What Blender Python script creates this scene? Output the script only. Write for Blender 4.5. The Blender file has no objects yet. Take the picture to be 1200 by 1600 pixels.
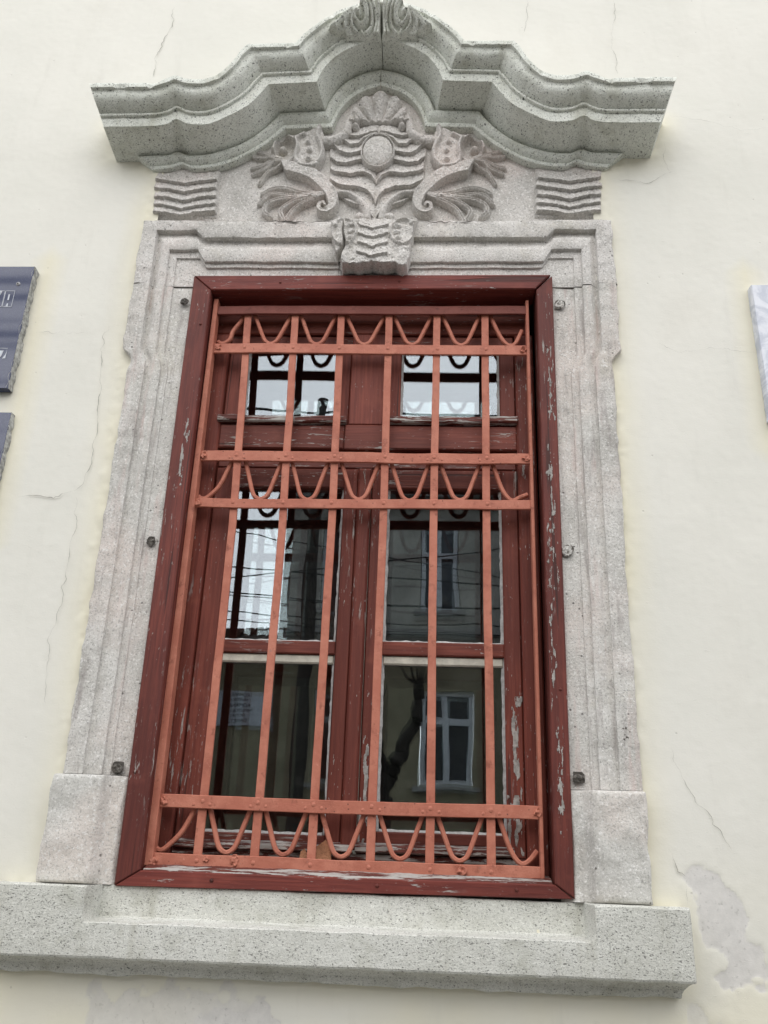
import bpy, bmesh, math, random
import numpy as np
from mathutils import Matrix, Vector
R = math.radians
random.seed(4)
rng = np.random.default_rng(7)
sc = bpy.context.scene
COL = sc.collection

# ------------------------------------------------------------------ camera
CAM_POS = (0.21957, -2.47423, -1.41094)
PITCH, YAW, ROLL = 0.39513656, -0.05776039, 0.03723606
_f = np.array([math.sin(YAW)*math.cos(PITCH), math.cos(YAW)*math.cos(PITCH), math.sin(PITCH)])
_r0 = np.array([math.cos(YAW), -math.sin(YAW), 0.0]); _u0 = np.cross(_r0, _f)
_r = _r0*math.cos(ROLL)+_u0*math.sin(ROLL); _u = -_r0*math.sin(ROLL)+_u0*math.cos(ROLL)
cd = bpy.data.cameras.new('camera'); cam = bpy.data.objects.new('camera', cd); COL.objects.link(cam)
cam.matrix_world = Matrix(((_r[0], _u[0], -_f[0], CAM_POS[0]), (_r[1], _u[1], -_f[1], CAM_POS[1]),
                           (_r[2], _u[2], -_f[2], CAM_POS[2]), (0, 0, 0, 1)))
cd.sensor_fit = 'HORIZONTAL'; cd.sensor_width = 36; cd.lens = 36*1400/1200
cd.clip_start = 0.05; cd.clip_end = 500
sc.camera = cam

# ------------------------------------------------------------------ sky, sun, exposure (overcast)
SUN_EL, SUN_ROT = R(41), R(180)
w = bpy.data.worlds.new('World'); sc.world = w; w.use_nodes = True
nt = w.node_tree; nt.nodes.clear()
sky = nt.nodes.new('ShaderNodeTexSky'); sky.sky_type = 'NISHITA'; sky.sun_disc = False
sky.sun_elevation = SUN_EL; sky.sun_rotation = SUN_ROT; sky.air_density = 1.0; sky.dust_density = 1.0; sky.ozone_density = 1.0
hsv = nt.nodes.new('ShaderNodeHueSaturation'); hsv.inputs['Saturation'].default_value = 0.36
bg = nt.nodes.new('ShaderNodeBackground'); bg.inputs['Strength'].default_value = 0.15
wo = nt.nodes.new('ShaderNodeOutputWorld')
nt.links.new(sky.outputs[0], hsv.inputs['Color']); cl = nt.nodes.new('ShaderNodeMix'); cl.data_type = 'RGBA'; cl.inputs[0].default_value = 0.78      # an even cloud layer over the clear sky
cl.inputs[7].default_value = (6.2, 6.35, 6.75, 1)
nt.links.new(hsv.outputs[0], cl.inputs[6]); nt.links.new(cl.outputs[2], bg.inputs[0]); nt.links.new(bg.outputs[0], wo.inputs[0])
sl = bpy.data.lights.new('sun', 'SUN'); sl.energy = 1.5; sl.angle = R(74); sl.color = (1, 0.97, 0.93)
so = bpy.data.objects.new('sun', sl); COL.objects.link(so)
so.rotation_euler = (math.pi/2-SUN_EL, 0, 0); so.location = (0, -6, 12)
vs = sc.view_settings; vs.view_transform = 'Standard'; vs.look = 'None'; vs.gamma = 1; vs.use_curve_mapping = False
vs.exposure = 0.62
sc.cycles.max_bounces = 10; sc.cycles.transparent_max_bounces = 24; sc.cycles.glossy_bounces = 6

# ------------------------------------------------------------------ object helpers
def empty(name, loc, label=None, cat=None, group=None):
    o = bpy.data.objects.new(name, None); COL.objects.link(o); o.location = loc; o.empty_display_size = 0.2
    if label: o['label'] = label; o['category'] = cat
    if group: o['group'] = group
    return o

def link(name, me, m=None, parent=None, sharp=35, label=None, cat=None, kind=None, group=None):
    o = bpy.data.objects.new(name, me); COL.objects.link(o)
    if m: me.materials.clear(); me.materials.append(m)
    if parent is not None:
        o.parent = parent
        if parent.type == 'EMPTY': o.matrix_parent_inverse = Matrix.Translation(-parent.location)   # meshes keep world coordinates
    if sharp is not None:
        me.polygons.foreach_set('use_smooth', [True]*len(me.polygons))
        if sharp < 180: me.set_sharp_from_angle(angle=R(sharp))
    if label: o['label'] = label
    if cat: o['category'] = cat
    if kind: o['kind'] = kind
    if group: o['group'] = group
    return o

def pydata(name, V, F, m=None, parent=None, **k):
    me = bpy.data.meshes.new(name); me.from_pydata([tuple(map(float, v)) for v in V], [], F); me.update()
    return link(name, me, m, parent, **k)

def gridmesh(name, P, m=None, parent=None, mask=None, attrs=None, caps=False, **k):
    """P: (a,b,3) array -> quads; mask: (a-1,b-1) bool of kept cells"""
    a, b = P.shape[:2]
    idx = np.arange(a*b).reshape(a, b)
    q = np.stack([idx[:-1, :-1], idx[1:, :-1], idx[1:, 1:], idx[:-1, 1:]], -1)
    q = q.reshape(-1, 4) if mask is None else q[mask]
    used = np.unique(q); rem = -np.ones(a*b, int); rem[used] = np.arange(len(used))
    V = P.reshape(-1, 3)[used]; q = rem[q]
    me = bpy.data.meshes.new(name)
    me.vertices.add(len(V)); me.vertices.foreach_set('co', V.astype(np.float32).ravel())
    n = len(q)
    me.loops.add(n*4); me.loops.foreach_set('vertex_index', q.astype(np.int32).ravel())
    me.polygons.add(n); me.polygons.foreach_set('loop_start', np.arange(0, n*4, 4, dtype=np.int32))
    me.update(calc_edges=True)
    if attrs:
        for nm, arr in attrs.items():
            at = me.attributes.new(nm, 'FLOAT', 'POINT'); at.data.foreach_set('value', arr.ravel()[used].astype(np.float32))
    return link(name, me, m, parent, **k)

def _hash(ix, iy, iz, seed):
    h = (ix.astype(np.int64)*374761393 + iy.astype(np.int64)*668265263 + iz.astype(np.int64)*2147483647 + seed*974711) & 0xffffffff
    h = ((h ^ (h >> 13))*1274126177) & 0xffffffff
    h = h ^ (h >> 16)
    return (h & 0xffff)/65535.0*2-1
def noise(P, s, seed=0):
    p = np.asarray(P)*s; i = np.floor(p).astype(np.int64); f = p-i; f = f*f*(3-2*f); r = 0
    for dx in (0, 1):
        for dy in (0, 1):
            for dz in (0, 1):
                wgt = (f[..., 0] if dx else 1-f[..., 0])*(f[..., 1] if dy else 1-f[..., 1])*(f[..., 2] if dz else 1-f[..., 2])
                r = r+wgt*_hash(i[..., 0]+dx, i[..., 1]+dy, i[..., 2]+dz, seed)
    return r
def fbm(P, s, seed=0, o=3):
    return sum(noise(P, s*2**k, seed+k)*.5**k for k in range(o))

def resample(pts, step, smooth=()):
    """piecewise linear (or Catmull-Rom on listed segments) densification; pts (n,d)"""
    pts = np.asarray(pts, float); out = []; n = len(pts)
    for i in range(n-1):
        a, b = pts[i], pts[i+1]; m = max(1, int(math.ceil(np.linalg.norm(b[:3]-a[:3])/step)))
        p0 = pts[i-1] if i > 0 and (i-1) in smooth else 2*a-b
        p3 = pts[i+2] if i+2 < n and (i+1) in smooth else 2*b-a
        for k in range(m):
            t = k/m
            if i in smooth:
                out.append(.5*((2*a)+(-p0+b)*t+(2*p0-5*a+4*b-p3)*t*t+(-p0+3*a-3*b+p3)*t**3))
            else: out.append(a+(b-a)*t)
    out.append(pts[-1]); return np.array(out)

def curve(pts, n=40):
    pts = np.asarray(pts, float); sm = range(len(pts)-1)
    L = np.sum(np.linalg.norm(np.diff(pts, axis=0), axis=1))
    return resample(pts, L/n, sm)

def pdist(X, Z, pts):
    """distance to polyline and arc parameter 0..1"""
    best = np.full(X.shape, 9.0); tt = np.zeros(X.shape); n = len(pts)-1
    for i in range(n):
        a = pts[i]; d = pts[i+1]-a; L = d@d+1e-12
        t = np.clip(((X-a[0])*d[0]+(Z-a[1])*d[1])/L, 0, 1)
        r = np.hypot(X-a[0]-t*d[0], Z-a[1]-t*d[1])
        m = r < best; best = np.where(m, r, best); tt = np.where(m, (i+t)/n, tt)
    return best, tt
def inside(X, Z, poly):
    c = np.zeros(X.shape, bool); n = len(poly)
    for i in range(n):
        x1, z1 = poly[i]; x2, z2 = poly[(i+1) % n]
        if z1 == z2: continue
        c ^= ((z1 > Z) != (z2 > Z)) & (X < (x2-x1)*(Z-z1)/(z2-z1)+x1)
    return c
def sdf(X, Z, poly):
    """positive inside"""
    p = np.array(list(poly)+[poly[0]], float); d, _ = pdist(X, Z, p)
    return np.where(inside(X, Z, poly), d, -d)
def sstep(a, b, x):
    t = np.clip((x-a)/(b-a), 0, 1); return t*t*(3-2*t)
def mir(P, cx=0.0): return [(2*cx-x, z) for x, z in P]
def flat(poly_r, w=.01): return poly_r

def relief(name, x0, x1, z0, z1, res, fn, base, m, parent, rough=.0008, seed=1, **k):
    nx = int((x1-x0)/res)+1; nz = int((z1-z0)/res)+1
    X, Z = np.meshgrid(np.linspace(x0, x1, nx), np.linspace(z0, z1, nz), indexing='ij')
    h = fn(X, Z)
    Pn = np.stack([X, Z*0, Z], -1)
    h = np.where(h > 0, h+rough*fbm(Pn, 90, seed, 3)+rough*.9*noise(Pn, 330, seed+9), h)
    h = np.maximum(h, -.004)
    P = np.stack([X, base-h, Z], -1)
    kp = h > -.0035
    mask = kp[:-1, :-1] | kp[1:, :-1] | kp[:-1, 1:] | kp[1:, 1:]
    return gridmesh(name, P, m, parent, mask=mask, sharp=180, **k)
def ridge(X, Z, pts, w0, w1, h, p=.5, floor=-.004, n=30):
    c = curve(pts, n); d, t = pdist(X, Z, c); wv = w0+(w1-w0)*t
    q = 1-(d/wv)**2
    return np.where(q > 0, h*np.maximum(q, 0)**p, floor)
def ball(X, Z, c, r, h, p=.5):
    q = 1-((X-c[0])**2+(Z-c[1])**2)/r**2
    return np.where(q > 0, h*np.maximum(q, 0)**p, -.004)

def prism(name, poly, y0, y1, m, parent, bev=.002, **k):
    """polygon in x,z (any winding) from front y0 to back y1, front edge bevelled"""
    p = np.array(poly, float); n = len(p)
    area = .5*np.sum(p[:, 0]*np.roll(p[:, 1], -1)-np.roll(p[:, 0], -1)*p[:, 1])
    if area < 0: p = p[::-1]
    e = np.roll(p, -1, 0)-p; e /= np.linalg.norm(e, axis=1)[:, None]+1e-12
    nin = np.stack([-e[:, 1], e[:, 0]], 1)
    mt = nin+np.roll(nin, 1, 0); mt /= (1+np.sum(nin*np.roll(nin, 1, 0), 1))[:, None].clip(.3)
    q = p+mt*bev
    V = [(a, y1, b) for a, b in p]+[(a, y0+bev, b) for a, b in p]+[(a, y0, b) for a, b in q]
    F = []
    for i in range(n):
        j = (i+1) % n
        F += [(i, j, n+j, n+i), (n+i, n+j, 2*n+j, 2*n+i)]
    F += [tuple(range(2*n, 3*n)), tuple(reversed(range(n)))]
    return pydata(name, V, F, m, parent, sharp=30, **k)
def box(name, x0, x1, y0, y1, z0, z1, m, parent, bev=.002, **k):
    return prism(name, [(x0, z0), (x1, z0), (x1, z1), (x0, z1)], y0, y1, m, parent, bev, **k)

def sweep(name, path, wdt, y0, y1, m, parent, bev=.0015, **k):
    """flat strip of in-plane width wdt bent along an (x,z) path, between depths y0 and y1"""
    p = np.asarray(path, float); t = np.gradient(p, axis=0); t /= np.linalg.norm(t, axis=1)[:, None]
    nn = np.stack([-t[:, 1], t[:, 0]], 1); hw = wdt/2
    prof = [(-hw, y0+bev), (-hw+bev, y0), (hw-bev, y0), (hw, y0+bev), (hw, y1), (-hw, y1)]
    P = np.stack([np.stack([p[:, 0]+nn[:, 0]*a, np.full(len(p), b), p[:, 1]+nn[:, 1]*a], 1) for a, b in prof+[prof[0]]], 0)
    npf = len(prof); L = len(p)
    V = P[:npf].reshape(-1, 3); F = []
    for i in range(npf):
        for j in range(L-1):
            i2 = (i+1) % npf; F.append((i*L+j, i*L+j+1, i2*L+j+1, i2*L+j))
    F += [tuple(i*L for i in range(npf)), tuple(reversed([i*L+L-1 for i in range(npf)]))]
    return pydata(name, V, F, m, parent, sharp=40, **k)

def tube(name, pts, r, m, parent=None, sides=6, r1=None, **k):
    p = np.asarray(pts, float); n = len(p); t = np.gradient(p, axis=0); t /= np.linalg.norm(t, axis=1)[:, None]+1e-9
    V = []
    for i in range(n):
        a = np.cross(t[i], (0.31, 0.2, 0.93)); a /= np.linalg.norm(a)+1e-9; b = np.cross(t[i], a)
        rr = r if r1 is None else r+(r1-r)*i/(n-1)
        for s in range(sides):
            an = 2*math.pi*s/sides; V.append(p[i]+rr*(math.cos(an)*a+math.sin(an)*b))
    F = [(i*sides+s, i*sides+(s+1) % sides, (i+1)*sides+(s+1) % sides, (i+1)*sides+s) for i in range(n-1) for s in range(sides)]
    F += [tuple(range(sides)), tuple(range((n-1)*sides, n*sides))]
    return pydata(name, V, F, m, parent, sharp=50, **k)

# ------------------------------------------------------------------ materials
class N:
    def __init__(s, name):
        s.m = bpy.data.materials.new(name); s.m.use_nodes = True; s.t = s.m.node_tree; s.t.nodes.clear()
        s.out = s.t.nodes.new('ShaderNodeOutputMaterial')
    def n(s, typ, ins=None, **pr):
        nd = s.t.nodes.new('ShaderNode'+typ)
        for k, v in pr.items(): setattr(nd, k, v)
        for k, v in (ins or {}).items(): s.put(nd, k, v)
        return nd
    def put(s, nd, k, v):
        sock = nd.inputs[k]
        if isinstance(v, bpy.types.NodeSocket): s.t.links.new(v, sock)
        elif isinstance(v, bpy.types.Node): s.t.links.new(v.outputs[0], sock)
        else: sock.default_value = v
    def coord(s, scale=(1, 1, 1)):
        tc = s.n('TexCoord'); mp = s.n('Mapping', {'Vector': tc.outputs['Object'], 'Scale': scale}); return mp.outputs[0]
    def noise(s, scale, vec, detail=4, rough=.6, dist=0):
        return s.n('TexNoise', {'Scale': scale, 'Vector': vec, 'Detail': detail, 'Roughness': rough, 'Distortion': dist}).outputs[0]
    def ramp(s, fac, a, b, va=0.0, vb=1.0):
        r = s.n('MapRange', {'Value': fac, 'From Min': a, 'From Max': b, 'To Min': va, 'To Max': vb}); r.interpolation_type = 'SMOOTHSTEP'; return r.outputs[0]
    def math(s, op, a, b=0.0):
        return s.n('Math', {0: a, 1: b}, operation=op).outputs[0]
    def mix(s, fac, a, b, mode='MIX'):
        nd = s.n('Mix', data_type='RGBA', blend_type=mode)
        s.put(nd, 0, fac)
        for i, v in ((6, a), (7, b)):
            s.put(nd, i, v if not isinstance(v, tuple) else (v+(1,) if len(v) == 3 else v))
        return nd.outputs[2]
    def bump(s, h, strength, dist, normal=None):
        nd = s.n('Bump', {'Height': h, 'Strength': strength, 'Distance': dist})
        if normal is not None: s.put(nd, 'Normal', normal)
        return nd.outputs[0]
    def done(s, col, rough=.8, normal=None, spec=.3, metal=0.0):
        b = s.n('BsdfPrincipled'); s.put(b, 'Base Color', col if not isinstance(col, tuple) else col+(1,))
        s.put(b, 'Roughness', rough); s.put(b, 'Specular IOR Level', spec); s.put(b, 'Metallic', metal)
        if normal is not None: s.put(b, 'Normal', normal)
        s.t.links.new(b.outputs[0], s.out.inputs[0]); return s.m

def lin(r, g, b):
    f = lambda c: c/12.92 if c <= .04045 else ((c+.055)/1.055)**2.4
    return (f(r/255), f(g/255), f(b/255))

def m_plaster():
    s = N('plaster'); v = s.coord()
    warm = s.n('Attribute', attribute_name='warm').outputs['Fac']; patch = s.n('Attribute', attribute_name='patch').outputs['Fac']
    big = s.noise(1.7, v, 5, .6); mid = s.noise(11, v, 5, .65); fine = s.noise(160, v, 3, .7)
    c = s.mix(s.ramp(big, .3, .7), (.72, .71, .64), (.77, .755, .685))
    c = s.mix(warm, c, (.76, .72, .56))
    st = s.coord((1, 1, .16)); streak = s.noise(16, st, 4, .6)
    c = s.mix(s.ramp(streak, .56, .78, 0, .16), c, (.50, .48, .42))
    c = s.mix(s.ramp(mid, .62, .8, 0, .2), c, (.58, .565, .52))
    pn = s.noise(26, v, 5, .7)
    pc = s.mix(s.ramp(pn, .3, .7), (.59, .575, .55), (.70, .68, .65))
    pc = s.mix(s.ramp(s.noise(70, v, 3, .7), .58, .7, 0, .5), pc, (.33, .32, .30))
    pm = s.ramp(patch, .36, .62)
    c = s.mix(s.math('MULTIPLY', pm, .85), c, pc)
    sp = s.n('TexVoronoi', {'Scale': 26, 'Vector': v}, feature='F1')
    pk = s.ramp(sp.outputs['Distance'], .03, .10, 1, 0)
    sel = s.ramp(s.n('SeparateColor', {0: sp.outputs['Color']}).outputs[0], .86, .88)
    pits = s.math('MULTIPLY', pk, sel)
    c = s.mix(s.math('MULTIPLY', pits, .4), c, (.42, .40, .36))
    fl = s.ramp(s.noise(55, s.coord((.45, 1, 1.5)), 5, .75), .60, .72)
    fl = s.math('MULTIPLY', fl, s.ramp(s.noise(6, v, 4, .6), .46, .62))
    c = s.mix(s.math('MULTIPLY', fl, .26), c, (.5, .485, .44))
    c = s.mix(s.ramp(s.noise(3.2, s.coord((1, 1, .55)), 6, .68), .50, .74, 0, .22), c, (.60, .575, .50))
    h = s.math('ADD', s.math('ADD', s.math('MULTIPLY', s.noise(30, s.coord((.6, 1, 1.3)), 4, .6), .35), s.math('MULTIPLY', fl, .5)), s.math('MULTIPLY', fine, .22))
    h = s.math('SUBTRACT', h, s.math('MULTIPLY', pits, .8))
    h = s.math('SUBTRACT', h, s.math('MULTIPLY', pm, .35))
    n = s.bump(h, .30, .0045)
    return s.done(c, .86, n, .25)

def m_specked(name, base, light, spk=1.0, aniso=1.0):
    """pale grey-green tuff with dark grains"""
    s = N(name); v = s.coord((1, 1, aniso)); v0 = s.coord()
    c = s.mix(s.ramp(s.noise(3.5, v0, 5, .6), .32, .68), base, light)
    c = s.mix(s.ramp(s.noise(60, v, 4, .7), .45, .75, 0, .3), c, tuple(x*.75 for x in base))
    c = s.mix(s.ramp(s.noise(230, v, 2, .7), .56, .68, 0, .65), c, tuple(x*.36 for x in base))
    c = s.mix(s.ramp(s.noise(190, v0, 2, .7), .56, .68, 0, .5), c, tuple(min(1, x*1.25) for x in light))
    c = s.mix(s.ramp(s.noise(7, v0, 6, .72), .46, .70, 0, .55), c, (base[0]*.60, base[1]*.60, base[2]*.54))
    c = s.mix(s.ramp(s.noise(17, s.coord((1, 1, .14)), 5, .65), .53, .72, 0, .4), c, (base[0]*.62, base[1]*.60, base[2]*.52))
    hole = None
    for sc_, thr, th2, amt in ((120, .66, .34, .8), (210, .50, .36, .7), (52, .86, .22, .85)):
        vv = s.n('VectorMath', {0: v, 1: s.n('VectorMath', {0: s.n('TexNoise', {'Scale': 90, 'Vector': v}).outputs['Color'], 3: .018}, operation='SCALE').outputs[0]}, operation='ADD').outputs[0]
        vo = s.n('TexVoronoi', {'Scale': sc_, 'Vector': vv}, feature='F1')
        sel = s.ramp(s.n('SeparateColor', {0: vo.outputs['Color']}).outputs[1], thr, thr+.06)
        k = s.math('MULTIPLY', s.ramp(vo.outputs['Distance'], th2*.55, th2, 1, 0), sel)
        k = s.math('MULTIPLY', k, amt*spk)
        c = s.mix(k, c, (.055, .055, .05))
        hole = k if hole is None else s.math('MAXIMUM', hole, k)
    h = s.math('SUBTRACT', s.noise(110, v, 4, .7), s.math('MULTIPLY', hole, .9))
    n = s.bump(h, .5, .0045)
    return s.done(c, .9, n, .2)

def m_carved(name, a, b, streak=0.0, contrast=1.0):
    """pinkish limestone, pecked surface"""
    s = N(name); v = s.coord(); vz = s.coord((1, 1, .12))
    c = s.mix(s.ramp(s.noise(5, v, 5, .62), .36, .64), a, b)
    c = s.mix(s.ramp(s.noise(2.6, v, 3, .6), .46, .68, 0, .6), c, (b[0]*1.0, b[1]*.89, b[2]*.86))
    c = s.mix(s.ramp(s.noise(6.5, s.coord((1, 1, .5)), 6, .7), .46, .70, 0, .55), c, (.40, .385, .35))
    c = s.mix(s.ramp(s.noise(4.1, v, 5, .65), .54, .72, 0, .4), c, (.62, .58, .49))
    g = s.noise(185, v, 3, .75)
    c = s.mix(s.ramp(g, .52, .66, 0, .8*contrast), c, (.24, .23, .215))
    c = s.mix(s.ramp(s.noise(120, v, 3, .7), .55, .64, 0, .8), c, (.80, .785, .755))
    if streak:
        c = s.mix(s.ramp(s.noise(42, vz, 5, .65), .5, .72, 0, streak), c, (.31, .275, .26))
        c = s.mix(s.ramp(s.noise(25, vz, 4, .6), .55, .72, 0, streak), c, (.60, .48, .44))
    vo = s.n('TexVoronoi', {'Scale': 48, 'Vector': v}, feature='F1')
    k = s.math('MULTIPLY', s.ramp(vo.outputs['Distance'], .08, .2, 1, 0), s.ramp(s.n('SeparateColor', {0: vo.outputs['Color']}).outputs[1], .88, .9))
    c = s.mix(s.math('MULTIPLY', k, .75), c, (.12, .11, .10))
    h = s.math('SUBTRACT', s.math('ADD', s.noise(150, v, 4, .75), s.math('MULTIPLY', s.noise(38, v, 3, .6), .9)), s.math('MULTIPLY', k, .9))
    if streak: h = s.math('ADD', h, s.math('MULTIPLY', s.noise(60, vz, 3, .6), .7))
    n = s.bump(h, .6, .0055)
    return s.done(c, .93, n, .15)

def m_wood(name, axis, base, dark, peel, rough=.6):
    s = N(name); st = {'z': (1, 1, .045), 'x': (.045, 1, 1)}[axis]
    v = s.coord(st); v0 = s.coord()
    g = s.noise(130, v, 4, .65, .4)
    c = s.mix(s.ramp(g, .35, .7), dark, base)
    c = s.mix(s.ramp(s.noise(3.3, s.coord(tuple(max(x, .35) for x in st)), 4, .6), .38, .66, 0, .6), c, tuple(x*.62 for x in dark))
    c = s.mix(s.ramp(s.noise(9, v0, 4, .6), .55, .75, 0, .35), c, (base[0]*1.25, base[1]*1.5, base[2]*1.5))
    p = s.ramp(s.noise(75, s.coord(tuple(x if x == 1 else .11 for x in st)), 6, .72, .3), .60-.05*peel, .645-.05*peel)
    z = s.ramp(s.noise(3.1, v0, 4, .6), .585-.15*peel, .70-.15*peel)
    chips = s.ramp(s.noise(170, s.coord(tuple(x if x == 1 else .25 for x in st)), 2, .6), .665, .70)
    chips = s.math('MULTIPLY', chips, s.ramp(s.noise(7, v0, 3, .6), .45, .6))
    pe = s.math('MAXIMUM', s.math('MULTIPLY', p, z), s.math('MULTIPLY', chips, .8))
    c = s.mix(pe, c, s.mix(s.noise(60, v, 3), (.26, .235, .21), (.52, .50, .47)))
    crack = s.ramp(s.noise(55, s.coord(tuple(x if x == 1 else .018 for x in st)), 2, .5), .655, .69)
    c = s.mix(s.math('MULTIPLY', crack, .65), c, (.025, .012, .01))
    h = s.math('SUBTRACT', s.math('ADD', s.math('MULTIPLY', g, .8), s.math('MULTIPLY', pe, -.7)), crack)
    n = s.bump(h, .45, .003)
    return s.done(c, s.ramp(pe, 0, 1, rough, .9), n, .3)

def m_iron(name='painted_iron', k=(1, 1, 1)):
    s = N(name); v = s.coord()
    kk = lambda c, k=k: tuple(a*b for a, b in zip(c, k))
    c = s.mix(s.ramp(s.noise(14, v, 5, .65), .35, .68), kk((.42, .142, .092)), kk((.51, .195, .13)))
    c = s.mix(s.ramp(s.noise(34, v, 5, .72), .56, .70, 0, .75), c, kk((.24, .078, .05)))
    c = s.mix(s.ramp(s.noise(23, v, 5, .75, .6), .66, .70, 0, .6), c, (.30, .17, .14))
    vo = s.n('TexVoronoi', {'Scale': 70, 'Vector': v}, feature='F1')
    k = s.math('MULTIPLY', s.ramp(vo.outputs['Distance'], .08, .2, 1, 0), s.ramp(s.n('SeparateColor', {0: vo.outputs['Color']}).outputs[1], .90, .92))
    c = s.mix(s.math('MULTIPLY', k, .8), c, (.07, .03, .025))
    c = s.mix(s.ramp(s.noise(9, v, 5, .7), .52, .70, 0, .5), c, kk((.30, .095, .062)))
    c = s.mix(s.ramp(s.noise(90, v, 4, .75), .63, .70, 0, .55), c, kk((.62, .30, .22)))
    n = s.bump(s.math('ADD', s.noise(45, v, 5, .65), s.math('MULTIPLY', s.noise(240, v, 2), .4)), .42, .004)
    return s.done(c, .6, n, .3)

def m_plain(name, col, rough=.8, var=.12, scale=20, bump=.2, spec=.3):
    s = N(name); v = s.coord()
    c = s.mix(s.ramp(s.noise(scale, v, 5, .65), .3, .7), tuple(x*(1-var) for x in col), tuple(min(1, x*(1+var)) for x in col))
    n = s.bump(s.noise(scale*6, v, 3, .6), bump, .004)
    return s.done(c, rough, n, spec)

def m_glass():
    s = N('old_window_glass'); v = s.coord()
    n = s.bump(s.noise(5.5, v, 1, .4), .035, .01)
    ge = s.n('NewGeometry'); dt = s.n('VectorMath', {0: n, 1: ge.outputs['Incoming']}, operation='DOT_PRODUCT').outputs['Value']
    fr = s.math('ADD', .096, s.math('MULTIPLY', s.math('POWER', s.math('SUBTRACT', 1.0, s.math('ABSOLUTE', dt)), 5.0), .912))      # the same from both sides of the pane
    t = s.n('BsdfTransparent', {'Color': (.90, .93, .92, 1)}); g = s.n('BsdfGlossy', {'Color': (.86, .925, 1, 1), 'Roughness': 0.0, 'Normal': n})
    dust = s.n('BsdfDiffuse', {'Color': (.5, .5, .48, 1)})
    mx = s.n('MixShader', {0: fr, 1: t.outputs[0], 2: g.outputs[0]})
    dm = s.ramp(s.noise(9, v, 6, .7), .56, .8, 0, .035)
    m2 = s.n('MixShader', {0: dm, 1: mx.outputs[0], 2: dust.outputs[0]})
    s.t.links.new(m2.outputs[0], s.out.inputs[0]); return s.m

def m_granite():
    s = N('polished_dark_granite'); v = s.coord()
    c = s.mix(s.ramp(s.noise(260, v, 2, .6), .45, .7), (.05, .06, .11), (.07, .082, .14))
    return s.done(c, .05, None, .5)

def m_marble():
    s = N('pale_marble'); v = s.coord()
    c = s.mix(s.ramp(s.noise(9, v, 6, .65, 1.6), .42, .62), (.50, .53, .60), (.70, .72, .77))
    return s.done(c, .18, None, .5)

M = dict(
 plaster=m_plaster(),
 hood=m_specked('speckled_hood_stone', (.69, .71, .64), (.81, .825, .755), 1.0, 1.0),
 sill=m_specked('speckled_sill_stone', (.60, .60, .545), (.70, .70, .65), .85, 1.7),
 carved=m_carved('carved_stone', (.57, .55, .515), (.67, .645, .61)),
 jamb=m_carved('jamb_stone', (.575, .56, .52), (.665, .65, .61), .6, .85),
 block=m_carved('plinth_stone', (.60, .59, .55), (.69, .68, .635), 0, .7),
 wv=m_wood('red_wood_upright', 'z', lin(132, 67, 53), lin(106, 50, 40), .35),
 wh=m_wood('red_wood_level', 'x', lin(129, 67, 53), lin(102, 50, 41), .6),
 cv=m_wood('casing_wood_upright', 'z', lin(121, 60, 50), lin(95, 46, 40), .3),
 ch=m_wood('casing_wood_level', 'x', lin(130, 63, 53), lin(104, 48, 42), .6),
 wworn=m_wood('worn_wood_level', 'x', lin(112, 60, 50), lin(88, 44, 38), 2.2),
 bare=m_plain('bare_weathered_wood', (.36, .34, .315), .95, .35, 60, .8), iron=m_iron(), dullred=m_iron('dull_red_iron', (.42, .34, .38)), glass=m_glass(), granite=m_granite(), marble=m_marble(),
 putty=m_plain('old_putty', (.50, .49, .47), .85, .25, 60, .6),
 cream=m_plain('cream_sash_paint', (.55, .52, .44), .6, .15, 30, .3),
 plug=m_plain('iron_plug_and_shade', (.20, .185, .165), .95, .5, 120, 1.0, .15), crack=m_plain('crack_shadow', (.36, .345, .305), 1, .4, 60, .3, .05),
 dark=m_plain('mortar_and_hollow_shade', (.10, .09, .08), 1, .4, 90, .6, .1),  # mortar colour, also painted in as shade deep in hollows such as the keystone crack
 metal=m_plain('steel_screw', (.45, .45, .46), .4, .2, 60, .1, .6),
 engr=m_plain('engraved_lettering', (.55, .58, .62), .6, .1, 90, .1),
 chip=m_plain('chipped_granite_edge', (.42, .42, .40), .9, .5, 70, .8),
 brick=m_plain('orange_brick', (.42, .20, .11), .95, .3, 60, .8),
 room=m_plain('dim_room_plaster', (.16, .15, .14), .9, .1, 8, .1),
)


# ================================================================== THE PLASTERED WALL
building = empty('plastered_building', (0, 0, -3.0), 'cream plastered building wall with cracks and peeling patches around the window', 'building')
HT = [(-1.0129,1.1468),(-0.7896,1.1436),(-0.736,1.167),(-0.7103,1.1788),(-0.6699,1.163),(-0.6043,1.162),(-0.551,1.1916),(-0.5097,1.2524),(-0.4911,1.2956),(-0.4689,1.3265),(-0.2979,1.3297),(-0.2713,1.3734),(-0.2285,1.4205),(-0.1742,1.4742),(-0.1068,1.5119),(-0.0497,1.527),(0.0,1.5391)]
HR = [(-0.9628,1.0114),(-0.774,1.0154),(-0.7364,1.0239),(-0.7072,1.0444),(-0.6614,1.0231),(-0.5933,1.0223),(-0.5291,1.0573),(-0.4613,1.1074),(-0.4249,1.1585),(-0.3948,1.2072),(-0.2235,1.2171),(-0.2083,1.2665),(-0.1834,1.3132),(-0.1441,1.3569),(-0.0834,1.3974),(-0.0379,1.4224),(0.0,1.4379)]
HS = [(-0.957,0.986),(-0.7942,0.9918),(-0.7522,0.9945),(-0.7212,1.0093),(-0.6767,0.9909),(-0.6071,0.9963),(-0.5283,1.0258),(-0.4579,1.0737),(-0.4083,1.1254),(-0.3641,1.1934),(-0.2012,1.2009),(-0.1934,1.2291),(-0.1725,1.2795),(-0.1371,1.3336),(-0.091,1.3718),(-0.0485,1.3907),(0.0,1.403)]
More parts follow.
